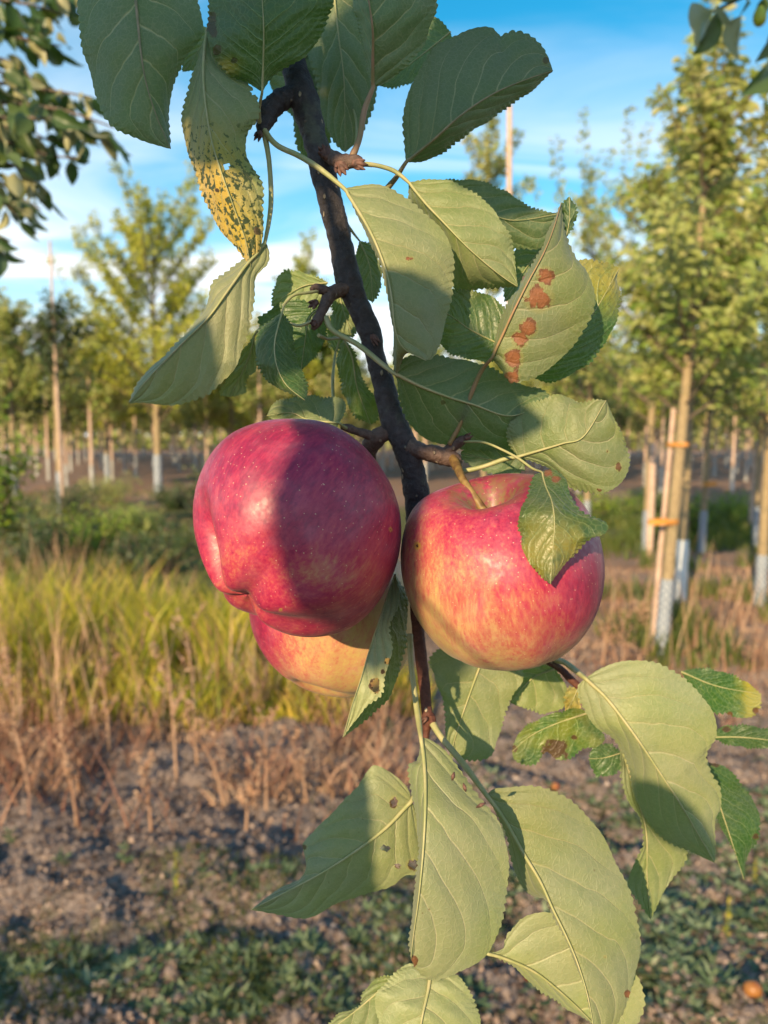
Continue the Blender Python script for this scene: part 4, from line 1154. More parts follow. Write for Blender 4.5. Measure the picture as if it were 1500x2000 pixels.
back_out = [(487, 1205), (510, 1270), (560, 1325), (620, 1355), (690, 1362), (750, 1345), (795, 1290), (805, 1200), (790, 1110),
            (720, 1040), (640, 1020), (560, 1040), (505, 1110)]
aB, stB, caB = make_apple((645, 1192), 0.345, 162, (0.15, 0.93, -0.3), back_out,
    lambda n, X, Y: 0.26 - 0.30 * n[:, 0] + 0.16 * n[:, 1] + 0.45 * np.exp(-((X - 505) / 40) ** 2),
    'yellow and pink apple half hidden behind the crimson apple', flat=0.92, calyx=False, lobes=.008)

# apple stalks (parts of the fruit they carry)
def stalk(apple, pts, rad, label=None):
    v, f = tube_geo(pts, rad, 12, 30, 0.10, 700)
    return mobj('stalk', v, f, M['stalk'], pts[0], apple)
stalk(aR, [P(884, 893, .302), P(893, 912, .292), P(903, 934, .281), P(926, 970, .2755), stR], [.0020, .0017, .0014, .0015, .0016])
stalk(aL, [P(718, 884, .318), P(706, 892, .322), P(690, 905, .324), stL], [.0019, .0016, .0014, .0013])
stalk(aB, [P(727, 885, .322), P(729, 925, .330), P(727, 1000, .335), stB], [.0017, .0013, .0012, .0014])

# ------------------------------------------------------------------ the branch
branch = empty('apple_branch', P(575, 60, .300))
tag(branch, 'sharp leafy apple branch hanging down the middle with three apples', 'branch')
stem_px = [(556, 20, .300, 27), (572, 120, .300, 26), (592, 190, .300, 30), (612, 260, .300, 25), (640, 370, .300, 26), (664, 470, .300, 24), (680, 545, .301, 27),
           (697, 590, .302, 24), (724, 655, .303, 23), (732, 690, .303, 20), (748, 745, .304, 22), (768, 820, .305, 26), (792, 872, .306, 27), (806, 920, .308, 25),
           (816, 985, .312, 27), (818, 1050, .318, 24)]
def pxr(a): return [P(x, y, d) for x, y, d, r in a], [r * .95 / F * d for x, y, d, r in a]
pp, rr_ = pxr(stem_px)
v, f = tube_geo(pp, rr_, 28, 230, 0.12, 230)
mobj('stem', v, f, M['bark'], pp[0], branch)
low_px = [(818, 1040, .319, 14), (812, 1130, .322, 13), (814, 1200, .322, 13), (822, 1280, .320, 12.5), (829, 1340, .318, 12), (834, 1392, .316, 11), (836, 1408, .315, 14), (833, 1425, .315, 8), (829, 1470, .314, 6), (826, 1500, .314, 4)]
pp, rr_ = pxr(low_px)
v, f = tube_geo(pp, rr_, 16, 90, 0.06, 260)
mobj('shoot', v, f, M['shoot'], pp[0], branch)
tw = [(818, 1120, .322, 9), (900, 1200, .345, 8), (1010, 1262, .35, 7.5), (1085, 1300, .345, 7.5), (1118, 1330, .340, 8), (1140, 1352, .338, 7), (1170, 1400, .338, 5), (1215, 1452, .34, 4), (1300, 1500, .345, 3.5), (1380, 1480, .352, 3)]
pp, rr_ = pxr(tw)
v, f = tube_geo(pp, rr_, 12, 90, 0.06, 260)
mobj('twig', v, f, M['shoot'], pp[0], branch)
def spur(pts, name='spur', mat='spur', bump=0.16, sides=16, bs=420):
    pp, rr_ = pxr(pts)
    v, f = tube_geo(pp, rr_, sides, max(14, len(pts) * 8), bump, bs)
    return mobj(name, v, f, M[mat], pp[0], branch)
spur([(598, 178, .300, 24), (572, 186, .299, 21), (548, 196, .297, 22), (530, 210, .295, 21), (520, 225, .294, 22), (515, 245, .293, 16), (511, 262, .292, 9)], mat='bark')
spur([(628, 296, .298, 11), (645, 306, .293, 14), (662, 314, .290, 16), (680, 316, .288, 14), (700, 314, .287, 12), (708, 312, .287, 6)])
spur([(690, 562, .301, 17), (664, 566, .298, 15), (645, 576, .296, 15), (636, 592, .294, 12), (627, 612, .292, 10), (618, 630, .291, 11), (611, 642, .290, 5)])
spur([(645, 574, .296, 12), (630, 566, .294, 10), (616, 562, .293, 8), (608, 566, .292, 5)])
spur([(776, 838, .305, 22), (752, 845, .306, 17), (735, 856, .308, 19), (722, 872, .312, 17), (716, 884, .316, 13)])
spur([(735, 855, .308, 14), (715, 848, .306, 10), (696, 842, .304, 8), (680, 836, .302, 9), (668, 834, .300, 6)])
spur([(735, 862, .310, 13), (728, 880, .315, 10), (727, 898, .322, 8)])
spur([(798, 872, .304, 20), (820, 880, .303, 17), (845, 886, .303, 18), (868, 892, .303, 18), (884, 896, .302, 17), (894, 905, .300, 12)])
spur([(872, 884, .303, 12), (886, 872, .301, 11), (900, 861, .299, 10), (912, 855, .298, 6)])
spur([(836, 1396, .316, 11), (842, 1404, .314, 10), (846, 1414, .312, 7)], mat='shoot')
# ring scars round the stem
def bud(x, y, d, dx, dy, r, n=6):
    geos = []
    for k in range(n):
        a = k / n * 2 * math.pi
        ox, oy = math.cos(a) * r * .55, math.sin(a) * r * .55
        geos.append(tube_geo([P(x, y, d), P(x + dx * .5 + ox, y + dy * .5 + oy, d - .001 * math.cos(a)), P(x + dx + ox * 1.5, y + dy + oy * 1.5, d - .0015)],
                             np.array([r * .5, r * .42, r * .08]) / F * d, 6, 8))
    v, f = merge(geos)
    mobj('bud', v, f, M['bud'], P(x, y, d), branch)
bud(640, 306, .291, -8, -14, 14, 7); bud(662, 318, .288, 6, 14, 15, 7); bud(690, 318, .286, 18, 4, 13, 6)
bud(618, 590, .291, -10, 6, 10, 5); bud(614, 634, .289, -2, -4, 8); bud(508, 258, .291, -6, 12, 9, 5)
bud(908, 857, .297, 10, -6, 8, 5); bud(716, 886, .313, -9, -6, 11, 6); bud(886, 898, .298, 3, 12, 10, 6); bud(727, 655, .2985, 8, 14, 9, 6)
bud(834, 1402, .312, -12, 10, 6, 4)

# ------------------------------------------------------------------ leaves
def make_leaf(mid, Lp, Rp, d, side='under', flip=False, fL=0.0, fR=0.0, cup=0.0, wave=1.0, pet=None, petd=None, yel=0.0, speck=0.0, tint=0.0,
              blot=(), nv=6.5, holes=(), teeth=32, tooth=5.0, prad=5.0, mat='petiole', parent=None, label=None, seed=0, yfn=None, rib=True, bdark=0.0):
    """mid/Lp/Rp: photo-pixel polylines base->tip; d: depth(s) along the midrib; fL/fR: depth of the two margins
    relative to the midrib (metres, + = away)"""
    parent = parent or branch
    NS, NT = 170, 15
    lr = random.Random(seed * 7 + 3)
    dm = np.atleast_1d(np.array(d, float))
    m = crom(mid, NS); l = crom(Lp, NS); r = crom(Rp, NS)
    s = np.linspace(0, 1, NS)
    dep = np.interp(s, np.linspace(0, 1, len(dm)), dm)
    dep = np.convolve(np.r_[[dep[0]] * 12, dep, [dep[-1]] * 12], np.ones(25) / 25, 'valid')
    env = np.sin(math.pi * np.clip(s, 0, 1)) ** 0.6
    def teethify(e, sgn):
        t = np.gradient(e, axis=0); t /= np.linalg.norm(t, axis=1)[:, None] + 1e-9
        nrm = np.stack([t[:, 1], -t[:, 0]], 1)
        outw = np.sign(((e - m) * nrm).sum(1)); outw[outw == 0] = 1
        c = outw[np.abs(((e - m) * nrm).sum(1)).argmax()]
        ph = s * teeth + np.cumsum(rng.normal(0, 0.05, NS)) * 0.6
        fr = ph % 1.0
        saw = np.where(fr < 0.72, (fr / 0.72) ** 0.6, 1 - (fr - 0.72) / 0.28)
        amp = tooth * (0.7 + 0.5 * np.sin(s * 17 + lr.random() * 6)) * np.clip(s * 9, 0, 1) * np.clip((1 - s) * 9 + .3, 0, 1)
        irr = 2.0 * np.sin(s * 23 + lr.random() * 6) + 1.6 * np.sin(s * 41 + lr.random() * 6)
        return e + nrm * c * (irr * 0.6 * env)[:, None], nrm * c * ((saw - 0.5) * amp)[:, None]
    (l, lo), (r, ro) = teethify(l, 1), teethify(r, -1)
    rows = []
    Vx, Vy, Vd, U, VV = [], [], [], [], []
    w1, w2, w3 = lr.random() * 6, lr.random() * 6, lr.random() * 6
    for sgn, e, eo, fo in ((-1, l, lo, fL), (1, r, ro, fR)):
        tt = np.linspace(0, 1, NT)
        if sgn == -1: tt = tt[::-1][:-1]
        fo_ = np.interp(s, np.linspace(0, 1, len(np.atleast_1d(fo))), np.atleast_1d(fo))
        for t in tt:
            w = np.linalg.norm(e - m, axis=1)
            x = m[:, 0] * (1 - t) + e[:, 0] * t + eo[:, 0] * t ** 8; y = m[:, 1] * (1 - t) + e[:, 1] * t + eo[:, 1] * t ** 8
            bulge = 0.0
            z = dep + fo_ * (0.55 * t + 0.45 * t * t) * env + cup * (t * t) * env
            # quilting between the side veins and a wavy margin
            z = z + wave * 0.0009 * t ** 1.5 * np.sin(s * 15 + w1 + sgn) * env + wave * 0.0003 * t ** 2 * np.sin(s * 31 + w2) * env
            phv = nv * (s - 0.30 * t - 0.10 * t ** 3) + sgn * 0.21
            z = z + wave * 0.00032 * np.cos(2 * math.pi * phv) * np.sin(math.pi * min(t * 1.15, 1)) * env
            Vx.append(x); Vy.append(y); Vd.append(z); U.append(np.full(NS, sgn * t)); VV.append(s)
    Vx, Vy, Vd, U, VV = (np.array(a) for a in (Vx, Vy, Vd, U, VV))     # (cols, NS)
    C = len(Vx)
    W = P(Vx, Vy, Vd).reshape(-1, 3)
    a = (np.arange(C - 1)[:, None] * NS + np.arange(NS - 1)[None]).ravel()
    faces = np.stack([a, a + NS, a + NS + 1, a + 1], 1)
    for hx, hy, hr, he in holes:
        cx_, cy_ = Vx.ravel()[faces].mean(1), Vy.ravel()[faces].mean(1)
        ca_ = np.arctan2(cy_ - hy, cx_ - hx)
        faces = faces[np.hypot((cx_ - hx) / hr, (cy_ - hy) / (hr * he)) > 1 + .18 * np.sin(ca_ * 3 + hx)]
    # winding: front face = upper side of the leaf; test the half that shows most area
    q = faces
    n_ = np.cross(W[q[:, 1]] - W[q[:, 0]], W[q[:, 3]] - W[q[:, 0]])
    wR = faces.min(1) // NS >= (C - 1) // 2
    toc = CAMP - W[q[:, 0]]
    facing = (n_ * toc).sum(1)
    main = facing[wR].sum() if abs(facing[wR].sum()) > abs(facing[~wR].sum()) else facing[~wR].sum()
    if ((main > 0) != (side == 'top')) != flip: faces = faces[:, ::-1]
    X, Y = Vx.ravel(), Vy.ravel()
    bl = np.full(len(X), -1.0)
    for bb in blot:
        bx, by, br = bb[:3]; e_ = bb[3] if len(bb) > 3 else 1.0
        bl = np.maximum(bl, 1 - np.hypot((X - bx) / br, (Y - by) / (br * e_)))
    yl = np.full(len(X), float(yel)) if yfn is None else yfn(X, Y)
    attrs = {'luv': ('FLOAT_VECTOR', np.stack([U.ravel(), VV.ravel(), np.full(len(X), 1.0 - bdark)], 1)), 'blotch': ('FLOAT', bl), 'yel': ('FLOAT', yl),
             'speck': ('FLOAT', np.full(len(X), float(speck)) if not callable(speck) else speck(X, Y)), 'tint': ('FLOAT', np.full(len(X), float(tint))),
             'nvein': ('FLOAT', np.full(len(X), float(nv)))}
    org = P(mid[0][0], mid[0][1], dm[0])
    lf = mobj('leaf', W, faces, M['leaf'], org, parent, attrs=attrs)
    if label: lf['label'] = label
    # midrib and petiole: one tapering rib standing proud of the blade
    if rib:
        k = np.linspace(0, NS - 1, 26).astype(int)
        raise_ = 0.0006 if side == 'under' else 0.0001
        pts = [P(m[i, 0], m[i, 1], dep[i] - raise_) for i in k]
        rad = [max(prad * (1 - 0.86 * s[i] ** 0.8), 0.8) / F * dep[i] * 0.72 for i in k]
        if pet:
            pd = np.linspace(petd if petd else dm[0], dm[0], len(pet) + 1)[:-1]
            pts = [P(x, y, dd) for (x, y), dd in zip(pet, pd)] + pts
            rad = [prad * 1.25 / F * dm[0]] + [prad / F * dm[0]] * (len(pet) - 1) + rad
        v, f = tube_geo(pts, rad, 8, 90, 0.05, 500)
        mobj('midrib', v, f, M[mat], org, lf)
    return lf

LEAVES = [
 # 1 upper left, underside
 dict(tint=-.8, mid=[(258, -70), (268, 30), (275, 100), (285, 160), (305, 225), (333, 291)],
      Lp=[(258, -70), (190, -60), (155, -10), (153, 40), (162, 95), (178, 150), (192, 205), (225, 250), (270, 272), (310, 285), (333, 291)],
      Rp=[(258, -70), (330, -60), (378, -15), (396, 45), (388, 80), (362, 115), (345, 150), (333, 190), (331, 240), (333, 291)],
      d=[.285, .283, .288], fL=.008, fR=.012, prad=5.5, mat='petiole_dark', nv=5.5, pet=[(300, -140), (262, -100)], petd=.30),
 dict(mid=[(425, 40), (400, 80), (358, 140)], Lp=[(425, 40), (390, 60), (365, 85), (355, 115), (356, 140)],
      Rp=[(425, 40), (425, 90), (405, 130), (380, 137), (358, 140)], d=.32, wave=.6, prad=2.5, teeth=16),
 # 3 long yellow spotted one
 dict(mid=[(405, 55), (398, 110), (398, 170), (410, 260), (430, 330), (455, 400), (478, 465), (490, 521)],
      Lp=[(405, 55), (388, 110), (371, 160), (358, 205), (357, 245), (366, 295), (385, 350), (405, 400), (430, 450), (462, 485), (490, 521)],
      Rp=[(405, 55), (430, 110), (470, 150), (498, 178), (506, 210), (500, 235), (484, 262), (481, 300), (495, 328), (510, 355), (514, 400), (515, 440), (512, 470), (505, 495), (490, 521)],
      d=[.284, .276, .278, .286], holes=[(443, 325, 4.5, 1.5), (500, 180, 7, 1.0)], fL=.010, fR=.006, prad=4.5, nv=7, teeth=40,
      yfn=lambda X, Y: np.clip((Y - 170) / 190, 0, 1) * np.clip(1.15 - (X - 380 - (Y - 250) * .33) / 95, 0.15, 1) * .98,
      speck=lambda X, Y: np.clip((Y - 220) / 120, 0, 1) * .85, blot=[(503, 452, 7), (424, 372, 5), (443, 325, 4)], bdark=1.0,
      label='yellowing leaf with dark green specks'),
 # 4 dark upper surface at the top
 dict(mid=[(512, 180), (514, 120), (515, 60), (512, 0), (505, -90)],
      Lp=[(512, 180), (480, 160), (445, 145), (420, 115), (407, 80), (405, 40), (410, 0), (430, -50), (505, -90)],
      Rp=[(512, 180), (532, 150), (565, 130), (600, 105), (627, 70), (643, 30), (646, -10), (600, -60), (505, -90)],
      d=[.280, .270, .268], side='top', fL=.006, fR=.007, pet=[(508, 246), (506, 215)], petd=.292, prad=3.5, nv=6,
      blot=[(412, 55, 13, 1.5), (425, 98, 9), (455, 118, 7), (415, 30, 8)], bdark=1.0, yfn=lambda X, Y: .7 * np.exp(-((X - 440) / 25) ** 2 - ((Y - 130) / 20) ** 2)),
 # 5 top, midrib down to the reddish spur
 dict(tint=-.8, mid=[(728, 172), (728, 120), (728, 60), (720, 0), (708, -80)],
      Lp=[(728, 172), (716, 130), (704, 75), (690, 10), (684, -50), (708, -80)],
      Rp=[(728, 172), (760, 158), (790, 133), (822, 96), (842, 50), (853, 0), (820, -60), (708, -80)],
      d=[.288, .276, .272], fL=.014, fR=.004, pet=[(688, 306), (702, 270), (712, 215)], petd=.288, prad=6, mat='midrib_red', nv=5),
 dict(tint=-.8, mid=[(648, -60), (660, 60), (672, 160), (674, 298)], Lp=[(648, -60), (590, -20), (585, 60), (606, 120), (622, 190), (634, 240), (652, 278), (674, 298)],
      Rp=[(648, -60), (720, -30), (742, 60), (738, 160), (724, 225), (702, 270), (674, 298)], d=[.31, .315, .318], prad=3.5, fL=.006, fR=.006,
      yfn=lambda X, Y: .9 * np.exp(-((X - 628) / 18) ** 2 - ((Y - 180) / 14) ** 2)),
 dict(tint=-.8, mid=[(600, 105), (575, 150), (590, 230), (608, 328)], Lp=[(600, 105), (565, 150), (572, 235), (582, 290), (608, 330)],
      Rp=[(600, 105), (640, 160), (650, 240), (640, 300), (608, 330)], d=.33, prad=2, teeth=20),
 dict(tint=-.8, mid=[(640, 250), (620, 170), (560, 120), (500, 100)], Lp=[(640, 250), (600, 250), (540, 190), (520, 140), (500, 100)],
      Rp=[(640, 250), (660, 190), (620, 110), (560, 70), (500, 100)], d=.335, prad=2, teeth=24, pet=[(690, 300), (696, 262), (690, 215), (655, 160)], petd=.30),
 dict(mid=[(880, 62), (820, 110), (742, 168)], Lp=[(880, 62), (846, 32), (790, 50), (745, 110), (742, 168)],
      Rp=[(880, 62), (884, 90), (850, 130), (805, 160), (770, 172), (742, 168)], d=.325, side='top', prad=2.5, teeth=26),
 # 9 big right upper, underside in shade
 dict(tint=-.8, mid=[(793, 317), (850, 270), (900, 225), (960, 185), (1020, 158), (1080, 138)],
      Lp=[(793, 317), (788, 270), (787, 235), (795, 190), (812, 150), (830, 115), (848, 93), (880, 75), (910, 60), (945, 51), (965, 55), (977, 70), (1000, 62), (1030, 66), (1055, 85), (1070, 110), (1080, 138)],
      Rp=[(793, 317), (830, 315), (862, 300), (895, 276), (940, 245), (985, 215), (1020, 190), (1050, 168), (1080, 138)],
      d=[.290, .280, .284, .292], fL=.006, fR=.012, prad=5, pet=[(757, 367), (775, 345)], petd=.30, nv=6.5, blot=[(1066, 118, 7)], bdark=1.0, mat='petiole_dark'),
 # 10 lit leaf in the middle, lower part in shade
 dict(mid=[(672, 368), (700, 412), (722, 450), (741, 492), (757, 540), (766, 590), (771, 640), (788, 680), (832, 704)],
      Lp=[(672, 368), (696, 418), (716, 458), (735, 500), (750, 545), (760, 595), (769, 660), (773, 737), (794, 690), (832, 704)],
      Rp=[(672, 368), (700, 362), (730, 360), (760, 367), (785, 382), (820, 406), (852, 438), (876, 470), (887, 510), (884, 562), (872, 622), (860, 670), (846, 698), (832, 704)],
      d=[.282, .272, .270, .274], fL=.016, fR=.003, cup=.003, prad=5.5, nv=6, tint=.5, pet=[(512, 250), (540, 283), (585, 305), (625, 330)], petd=.292,
      blot=[(800, 505, 8, .6)], label='pale lit leaf with a small rust mark'),
 # 11 lit with a dark folded half
 dict(mid=[(798, 356), (832, 398), (868, 436), (908, 478), (948, 514), (985, 543), (1011, 560)],
      Lp=[(798, 356), (835, 350), (880, 354), (916, 370), (948, 394), (976, 426), (996, 462), (1006, 510), (1011, 560)],
      Rp=[(798, 356), (800, 395), (830, 440), (865, 510), (888, 566), (940, 564), (985, 562), (1011, 560)],
      d=[.290, .283, .286], fL=.002, fR=.020, prad=4.5, pet=[(700, 320), (735, 323), (770, 334)], petd=.288, nv=6, tint=.1),
 dict(tint=-.8, mid=[(860, 352), (940, 405), (1000, 430), (1096, 417)], Lp=[(860, 352), (888, 350), (940, 354), (980, 370), (1020, 394), (1052, 410), (1096, 417)],
      Rp=[(860, 352), (880, 430), (950, 475), (1048, 486), (1076, 448), (1096, 417)], d=[.31, .305, .308], fR=.006, prad=3, nv=5),
 dict(tint=-.8, mid=[(1065, 478), (1030, 520), (985, 590)], Lp=[(1065, 478), (1020, 470), (995, 510), (985, 550), (985, 590)],
      Rp=[(1065, 478), (1060, 530), (1030, 570), (985, 590)], d=.325, prad=2.5, teeth=18),
 # 14 blotched leaf
 dict(mid=[(960, 700), (980, 658), (1004, 606), (1032, 550), (1060, 498), (1080, 450), (1096, 396)],
      Lp=[(960, 700), (972, 640), (994, 588), (1024, 540), (1052, 494), (1073, 448), (1096, 396)],
      Rp=[(960, 700), (978, 722), (996, 746), (1025, 744), (1062, 726), (1100, 698), (1134, 654), (1156, 612), (1164, 574), (1146, 532), (1124, 502), (1107, 462), (1096, 396)],
      d=[.284, .276, .274, .280], fL=.014, fR=.004, cup=.003, prad=4.5, mat='midrib_red', nv=5.5, tint=.0,
      pet=[(878, 868), (900, 825), (918, 775), (940, 725)], petd=.300, blot=[(1066, 540, 16, 1.1), (1052, 582, 27, .95), (1032, 640, 17), (1016, 662, 16), (1003, 700, 18, 1.1), (1000, 735, 15), (1020, 532, 6, 3)],
      label='lit leaf with rust brown blotches'),
 dict(mid=[(1104, 470), (1112, 430), (1112, 384)], Lp=[(1104, 470), (1097, 430), (1096, 400), (1112, 384)], Rp=[(1104, 470), (1122, 436), (1127, 410), (1112, 384)],
      d=.284, side='top', prad=1.5, teeth=12, tooth=6, nv=3),
 # 15 yellow green behind it
 dict(mid=[(1040, 738), (1100, 690), (1160, 610), (1210, 523)], Lp=[(1040, 738), (1050, 640), (1090, 550), (1128, 510), (1180, 512), (1210, 523)],
      Rp=[(1040, 738), (1076, 747), (1116, 731), (1148, 711), (1173, 682), (1196, 646), (1208, 606), (1212, 574), (1204, 545), (1210, 523)],
      d=[.300, .298, .302], side='top', fR=.004, prad=3, nv=6, yfn=lambda X, Y: np.clip(.62 - (Y - 540) / 160, 0, .5), speck=.12),
 dict(mid=[(995, 680), (958, 664), (916, 642), (876, 614), (840, 598)], Lp=[(995, 680), (992, 610), (956, 578), (924, 568), (885, 566), (855, 575), (840, 598)],
      Rp=[(995, 680), (956, 707), (908, 698), (876, 690), (860, 668), (845, 630), (840, 598)], d=.296, side='top', prad=3, nv=6, yel=.12),
 # 17 big shaded leaf on the right of the stem
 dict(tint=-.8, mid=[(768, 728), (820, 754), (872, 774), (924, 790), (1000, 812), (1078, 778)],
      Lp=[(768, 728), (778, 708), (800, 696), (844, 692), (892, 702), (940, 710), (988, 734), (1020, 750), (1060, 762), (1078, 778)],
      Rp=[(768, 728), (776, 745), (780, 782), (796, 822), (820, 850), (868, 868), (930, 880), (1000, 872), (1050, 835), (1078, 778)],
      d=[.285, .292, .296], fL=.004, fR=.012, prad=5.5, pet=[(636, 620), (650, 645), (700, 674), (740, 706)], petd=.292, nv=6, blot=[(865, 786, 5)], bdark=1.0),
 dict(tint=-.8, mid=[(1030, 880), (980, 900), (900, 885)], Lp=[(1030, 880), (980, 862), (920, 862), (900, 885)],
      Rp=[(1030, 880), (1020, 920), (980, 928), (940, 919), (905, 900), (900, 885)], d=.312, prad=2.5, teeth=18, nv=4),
 # 19 round leaf at the right
 dict(mid=[(1012, 892), (1060, 878), (1100, 866), (1140, 852), (1184, 782)],
      Lp=[(1012, 892), (993, 865), (992, 830), (1004, 802), (1040, 786), (1084, 772), (1112, 776), (1132, 786), (1160, 781), (1184, 782)],
      Rp=[(1012, 892), (1050, 905), (1088, 925), (1103, 938), (1118, 955), (1148, 961), (1176, 965), (1204, 948), (1225, 926), (1230, 898), (1220, 862), (1204, 826), (1184, 782)],
      d=[.296, .286, .284], fL=.006, fR=.004, prad=4.5, nv=5, teeth=36, pet=[(900, 922), (945, 911), (985, 897)], petd=.302, yel=.05,
      blot=[(1208, 912, 7, 1.3), (1170, 958, 6, .6), (1188, 882, 4)], bdark=.7),
 # 20 green leaf on the apple
 dict(mid=[(1058, 922), (1066, 950), (1078, 980), (1083, 1022), (1080, 1070), (1075, 1141)],
      Lp=[(1058, 922), (1042, 930), (1034, 956), (1019, 992), (1012, 1025), (1016, 1060), (1034, 1100), (1056, 1124), (1075, 1141)],
      Rp=[(1058, 922), (1080, 916), (1102, 932), (1112, 962), (1130, 992), (1154, 1007), (1187, 1026), (1180, 1044), (1158, 1050), (1136, 1067), (1106, 1100), (1084, 1127), (1075, 1141)],
      d=[.270, .238, .236, .234], side='top', fL=.006, fR=.004, prad=2.6, nv=6, teeth=30, yfn=lambda X, Y: np.clip((Y - 960) / 260, 0.05, .42),
      pet=[(905, 862), (945, 864), (980, 878), (1012, 895), (1040, 915)], petd=.298, blot=[(1072, 925, 11, .7), (1085, 936, 9)], bdark=.2,
      label='glossy green and yellow leaf lying over the right apple'),
 # 21 big left leaf, half lit
 dict(mid=[(518, 470), (505, 492), (482, 517), (443, 571), (408, 619), (365, 662), (317, 710), (278, 753), (251, 788)],
      Lp=[(518, 470), (498, 488), (472, 507), (443, 531), (417, 550), (406, 584), (391, 619), (365, 649), (330, 684), (295, 719), (268, 748), (251, 788)],
      Rp=[(518, 470), (525, 490), (523, 515), (500, 545), (495, 593), (486, 645), (469, 697), (447, 732), (417, 762), (395, 777), (352, 789), (308, 790), (278, 787), (251, 788)],
      d=[.290, .278, .280, .288], fL=.008, fR=.004, prad=5, nv=6, tint=.6, pet=[(516, 258), (526, 320), (529, 400)], petd=.292),
 dict(mid=[(497, 655), (485, 700), (450, 775)], Lp=[(497, 655), (470, 690), (445, 735), (430, 770), (450, 775)],
      Rp=[(497, 655), (501, 714), (481, 745), (478, 768), (450, 775)], d=.297, prad=3, tint=.3, teeth=18, pet=[(615, 625), (585, 636), (555, 630), (512, 640)], petd=.291, nv=4),
 # 23 small dark glossy leaf
 dict(mid=[(551, 610), (539, 654), (536, 684), (542, 719), (560, 753), (596, 782)],
      Lp=[(551, 610), (530, 624), (503, 649), (499, 684), (508, 727), (529, 749), (560, 766), (577, 773), (596, 782)],
      Rp=[(551, 610), (568, 632), (574, 660), (577, 693), (589, 723), (602, 758), (596, 782)],
      d=[.285, .276, .276], side='top', fL=.006, fR=.007, prad=3, nv=6, teeth=28, pet=[(622, 568), (600, 572), (575, 576), (557, 592)], petd=.293),
 dict(mid=[(640, 552), (590, 560), (530, 596)], Lp=[(640, 552), (616, 539), (581, 530), (555, 528), (536, 558), (530, 596)],
      Rp=[(640, 552), (625, 585), (580, 605), (530, 598)], d=.305, prad=2.5, teeth=22, nv=5),
 dict(mid=[(632, 598), (605, 620), (595, 670), (588, 724)], Lp=[(632, 598), (565, 585), (520, 612), (503, 630), (535, 685), (588, 724)],
      Rp=[(632, 598), (640, 640), (628, 680), (608, 705), (588, 724)], d=.302, side='top', prad=2.5, teeth=26),
 dict(tint=-.8, mid=[(702, 470), (722, 520), (728, 592)], Lp=[(702, 470), (690, 520), (700, 570), (728, 592)],
      Rp=[(702, 470), (730, 480), (746, 530), (740, 572), (728, 592)], d=.325, prad=2.5, teeth=20, pet=[(672, 430), (690, 455)], petd=.31),
 dict(mid=[(660, 565), (672, 610), (690, 660)], Lp=[(660, 565), (648, 600), (660, 650), (690, 660)],
      Rp=[(660, 565), (690, 590), (702, 630), (690, 660)], d=.325, prad=2, teeth=18),
 dict(mid=[(672, 662), (688, 700), (698, 760), (724, 829)], Lp=[(672, 662), (659, 690), (660, 725), (672, 772), (692, 812), (724, 829)],
      Rp=[(672, 662), (694, 690), (703, 727), (722, 762), (737, 788), (738, 818), (724, 829)], d=[.312, .318], prad=3, teeth=26, pet=[(622, 655), (640, 662), (658, 660)], petd=.292, side='top', yel=.2, fL=.006),
 # 27 blue-grey leaf over the left apple
 dict(mid=[(662, 826), (603, 820), (568, 806), (521, 812)], Lp=[(662, 826), (676, 800), (668, 779), (640, 776), (616, 773), (577, 775), (536, 787), (521, 812)],
      Rp=[(662, 826), (650, 850), (610, 850), (560, 835), (521, 812)], d=[.296, .300, .302], prad=3.5, fL=.005, nv=5, pet=[(680, 838), (672, 834)], petd=.302),
 dict(mid=[(655, 690), (668, 640), (660, 600)], Lp=[(655, 690), (640, 660), (645, 620), (660, 600)], Rp=[(655, 690), (680, 660), (680, 620), (660, 600)],
      d=.330, prad=3, teeth=10, pet=[(658, 826), (652, 790), (650, 740)], petd=.300),
 # 28 folded leaf with holes under the apples
 dict(mid=[(772, 1122), (748, 1190), (722, 1268), (704, 1328), (686, 1382), (670, 1440)],
      Lp=[(772, 1122), (780, 1160), (778, 1186), (762, 1222), (765, 1280), (753, 1316), (746, 1352), (716, 1382), (690, 1412), (670, 1440)],
      Rp=[(772, 1122), (796, 1165), (796, 1190), (794, 1244), (782, 1304), (765, 1352), (736, 1388), (694, 1422), (670, 1440)],
      d=[.296, .272, .262, .262], holes=[(733, 1338, 8, 1.9), (757, 1290, 5, 1.3)], flip=True, fL=-.002, fR=.016, prad=3, nv=6, tint=.6, blot=[(732, 1338, 10, 1.8), (756, 1292, 6), (748, 1312, 5)], bdark=1.0,
      label='narrow folded leaf with an insect hole'),
 # 29 pale leaf lower left
 dict(mid=[(804, 1564), (756, 1615), (705, 1655), (637, 1700), (563, 1740), (490, 1777)],
      Lp=[(804, 1564), (796, 1540), (767, 1512), (733, 1495), (714, 1510), (692, 1544), (660, 1576), (614, 1621), (592, 1649), (601, 1683), (586, 1714), (541, 1738), (490, 1777)],
      Rp=[(804, 1564), (820, 1600), (822, 1644), (816, 1704), (792, 1712), (767, 1729), (722, 1743), (665, 1763), (597, 1793), (541, 1786), (490, 1777)],
      d=[.300, .292, .290, .288], holes=[(770, 1567, 6, 1.5), (753, 1657, 9, .65), (777, 1692, 6, .6), (808, 1688, 9, .9)], fL=.007, fR=.006, prad=6, nv=7, tint=.4, teeth=24, tooth=2, pet=[(815, 1520), (812, 1545)], petd=.306,
      blot=[(770, 1567, 8, 1.5), (753, 1658, 8, .6), (776, 1693, 6, .6), (806, 1689, 12, .9), (595, 1655, 6)], bdark=.9, label='pale leaf with several insect holes'),
 # 30 long central lit leaf
 dict(mid=[(822, 1440), (828, 1485), (831, 1559), (827, 1655), (818, 1751), (807, 1831), (803, 1873)],
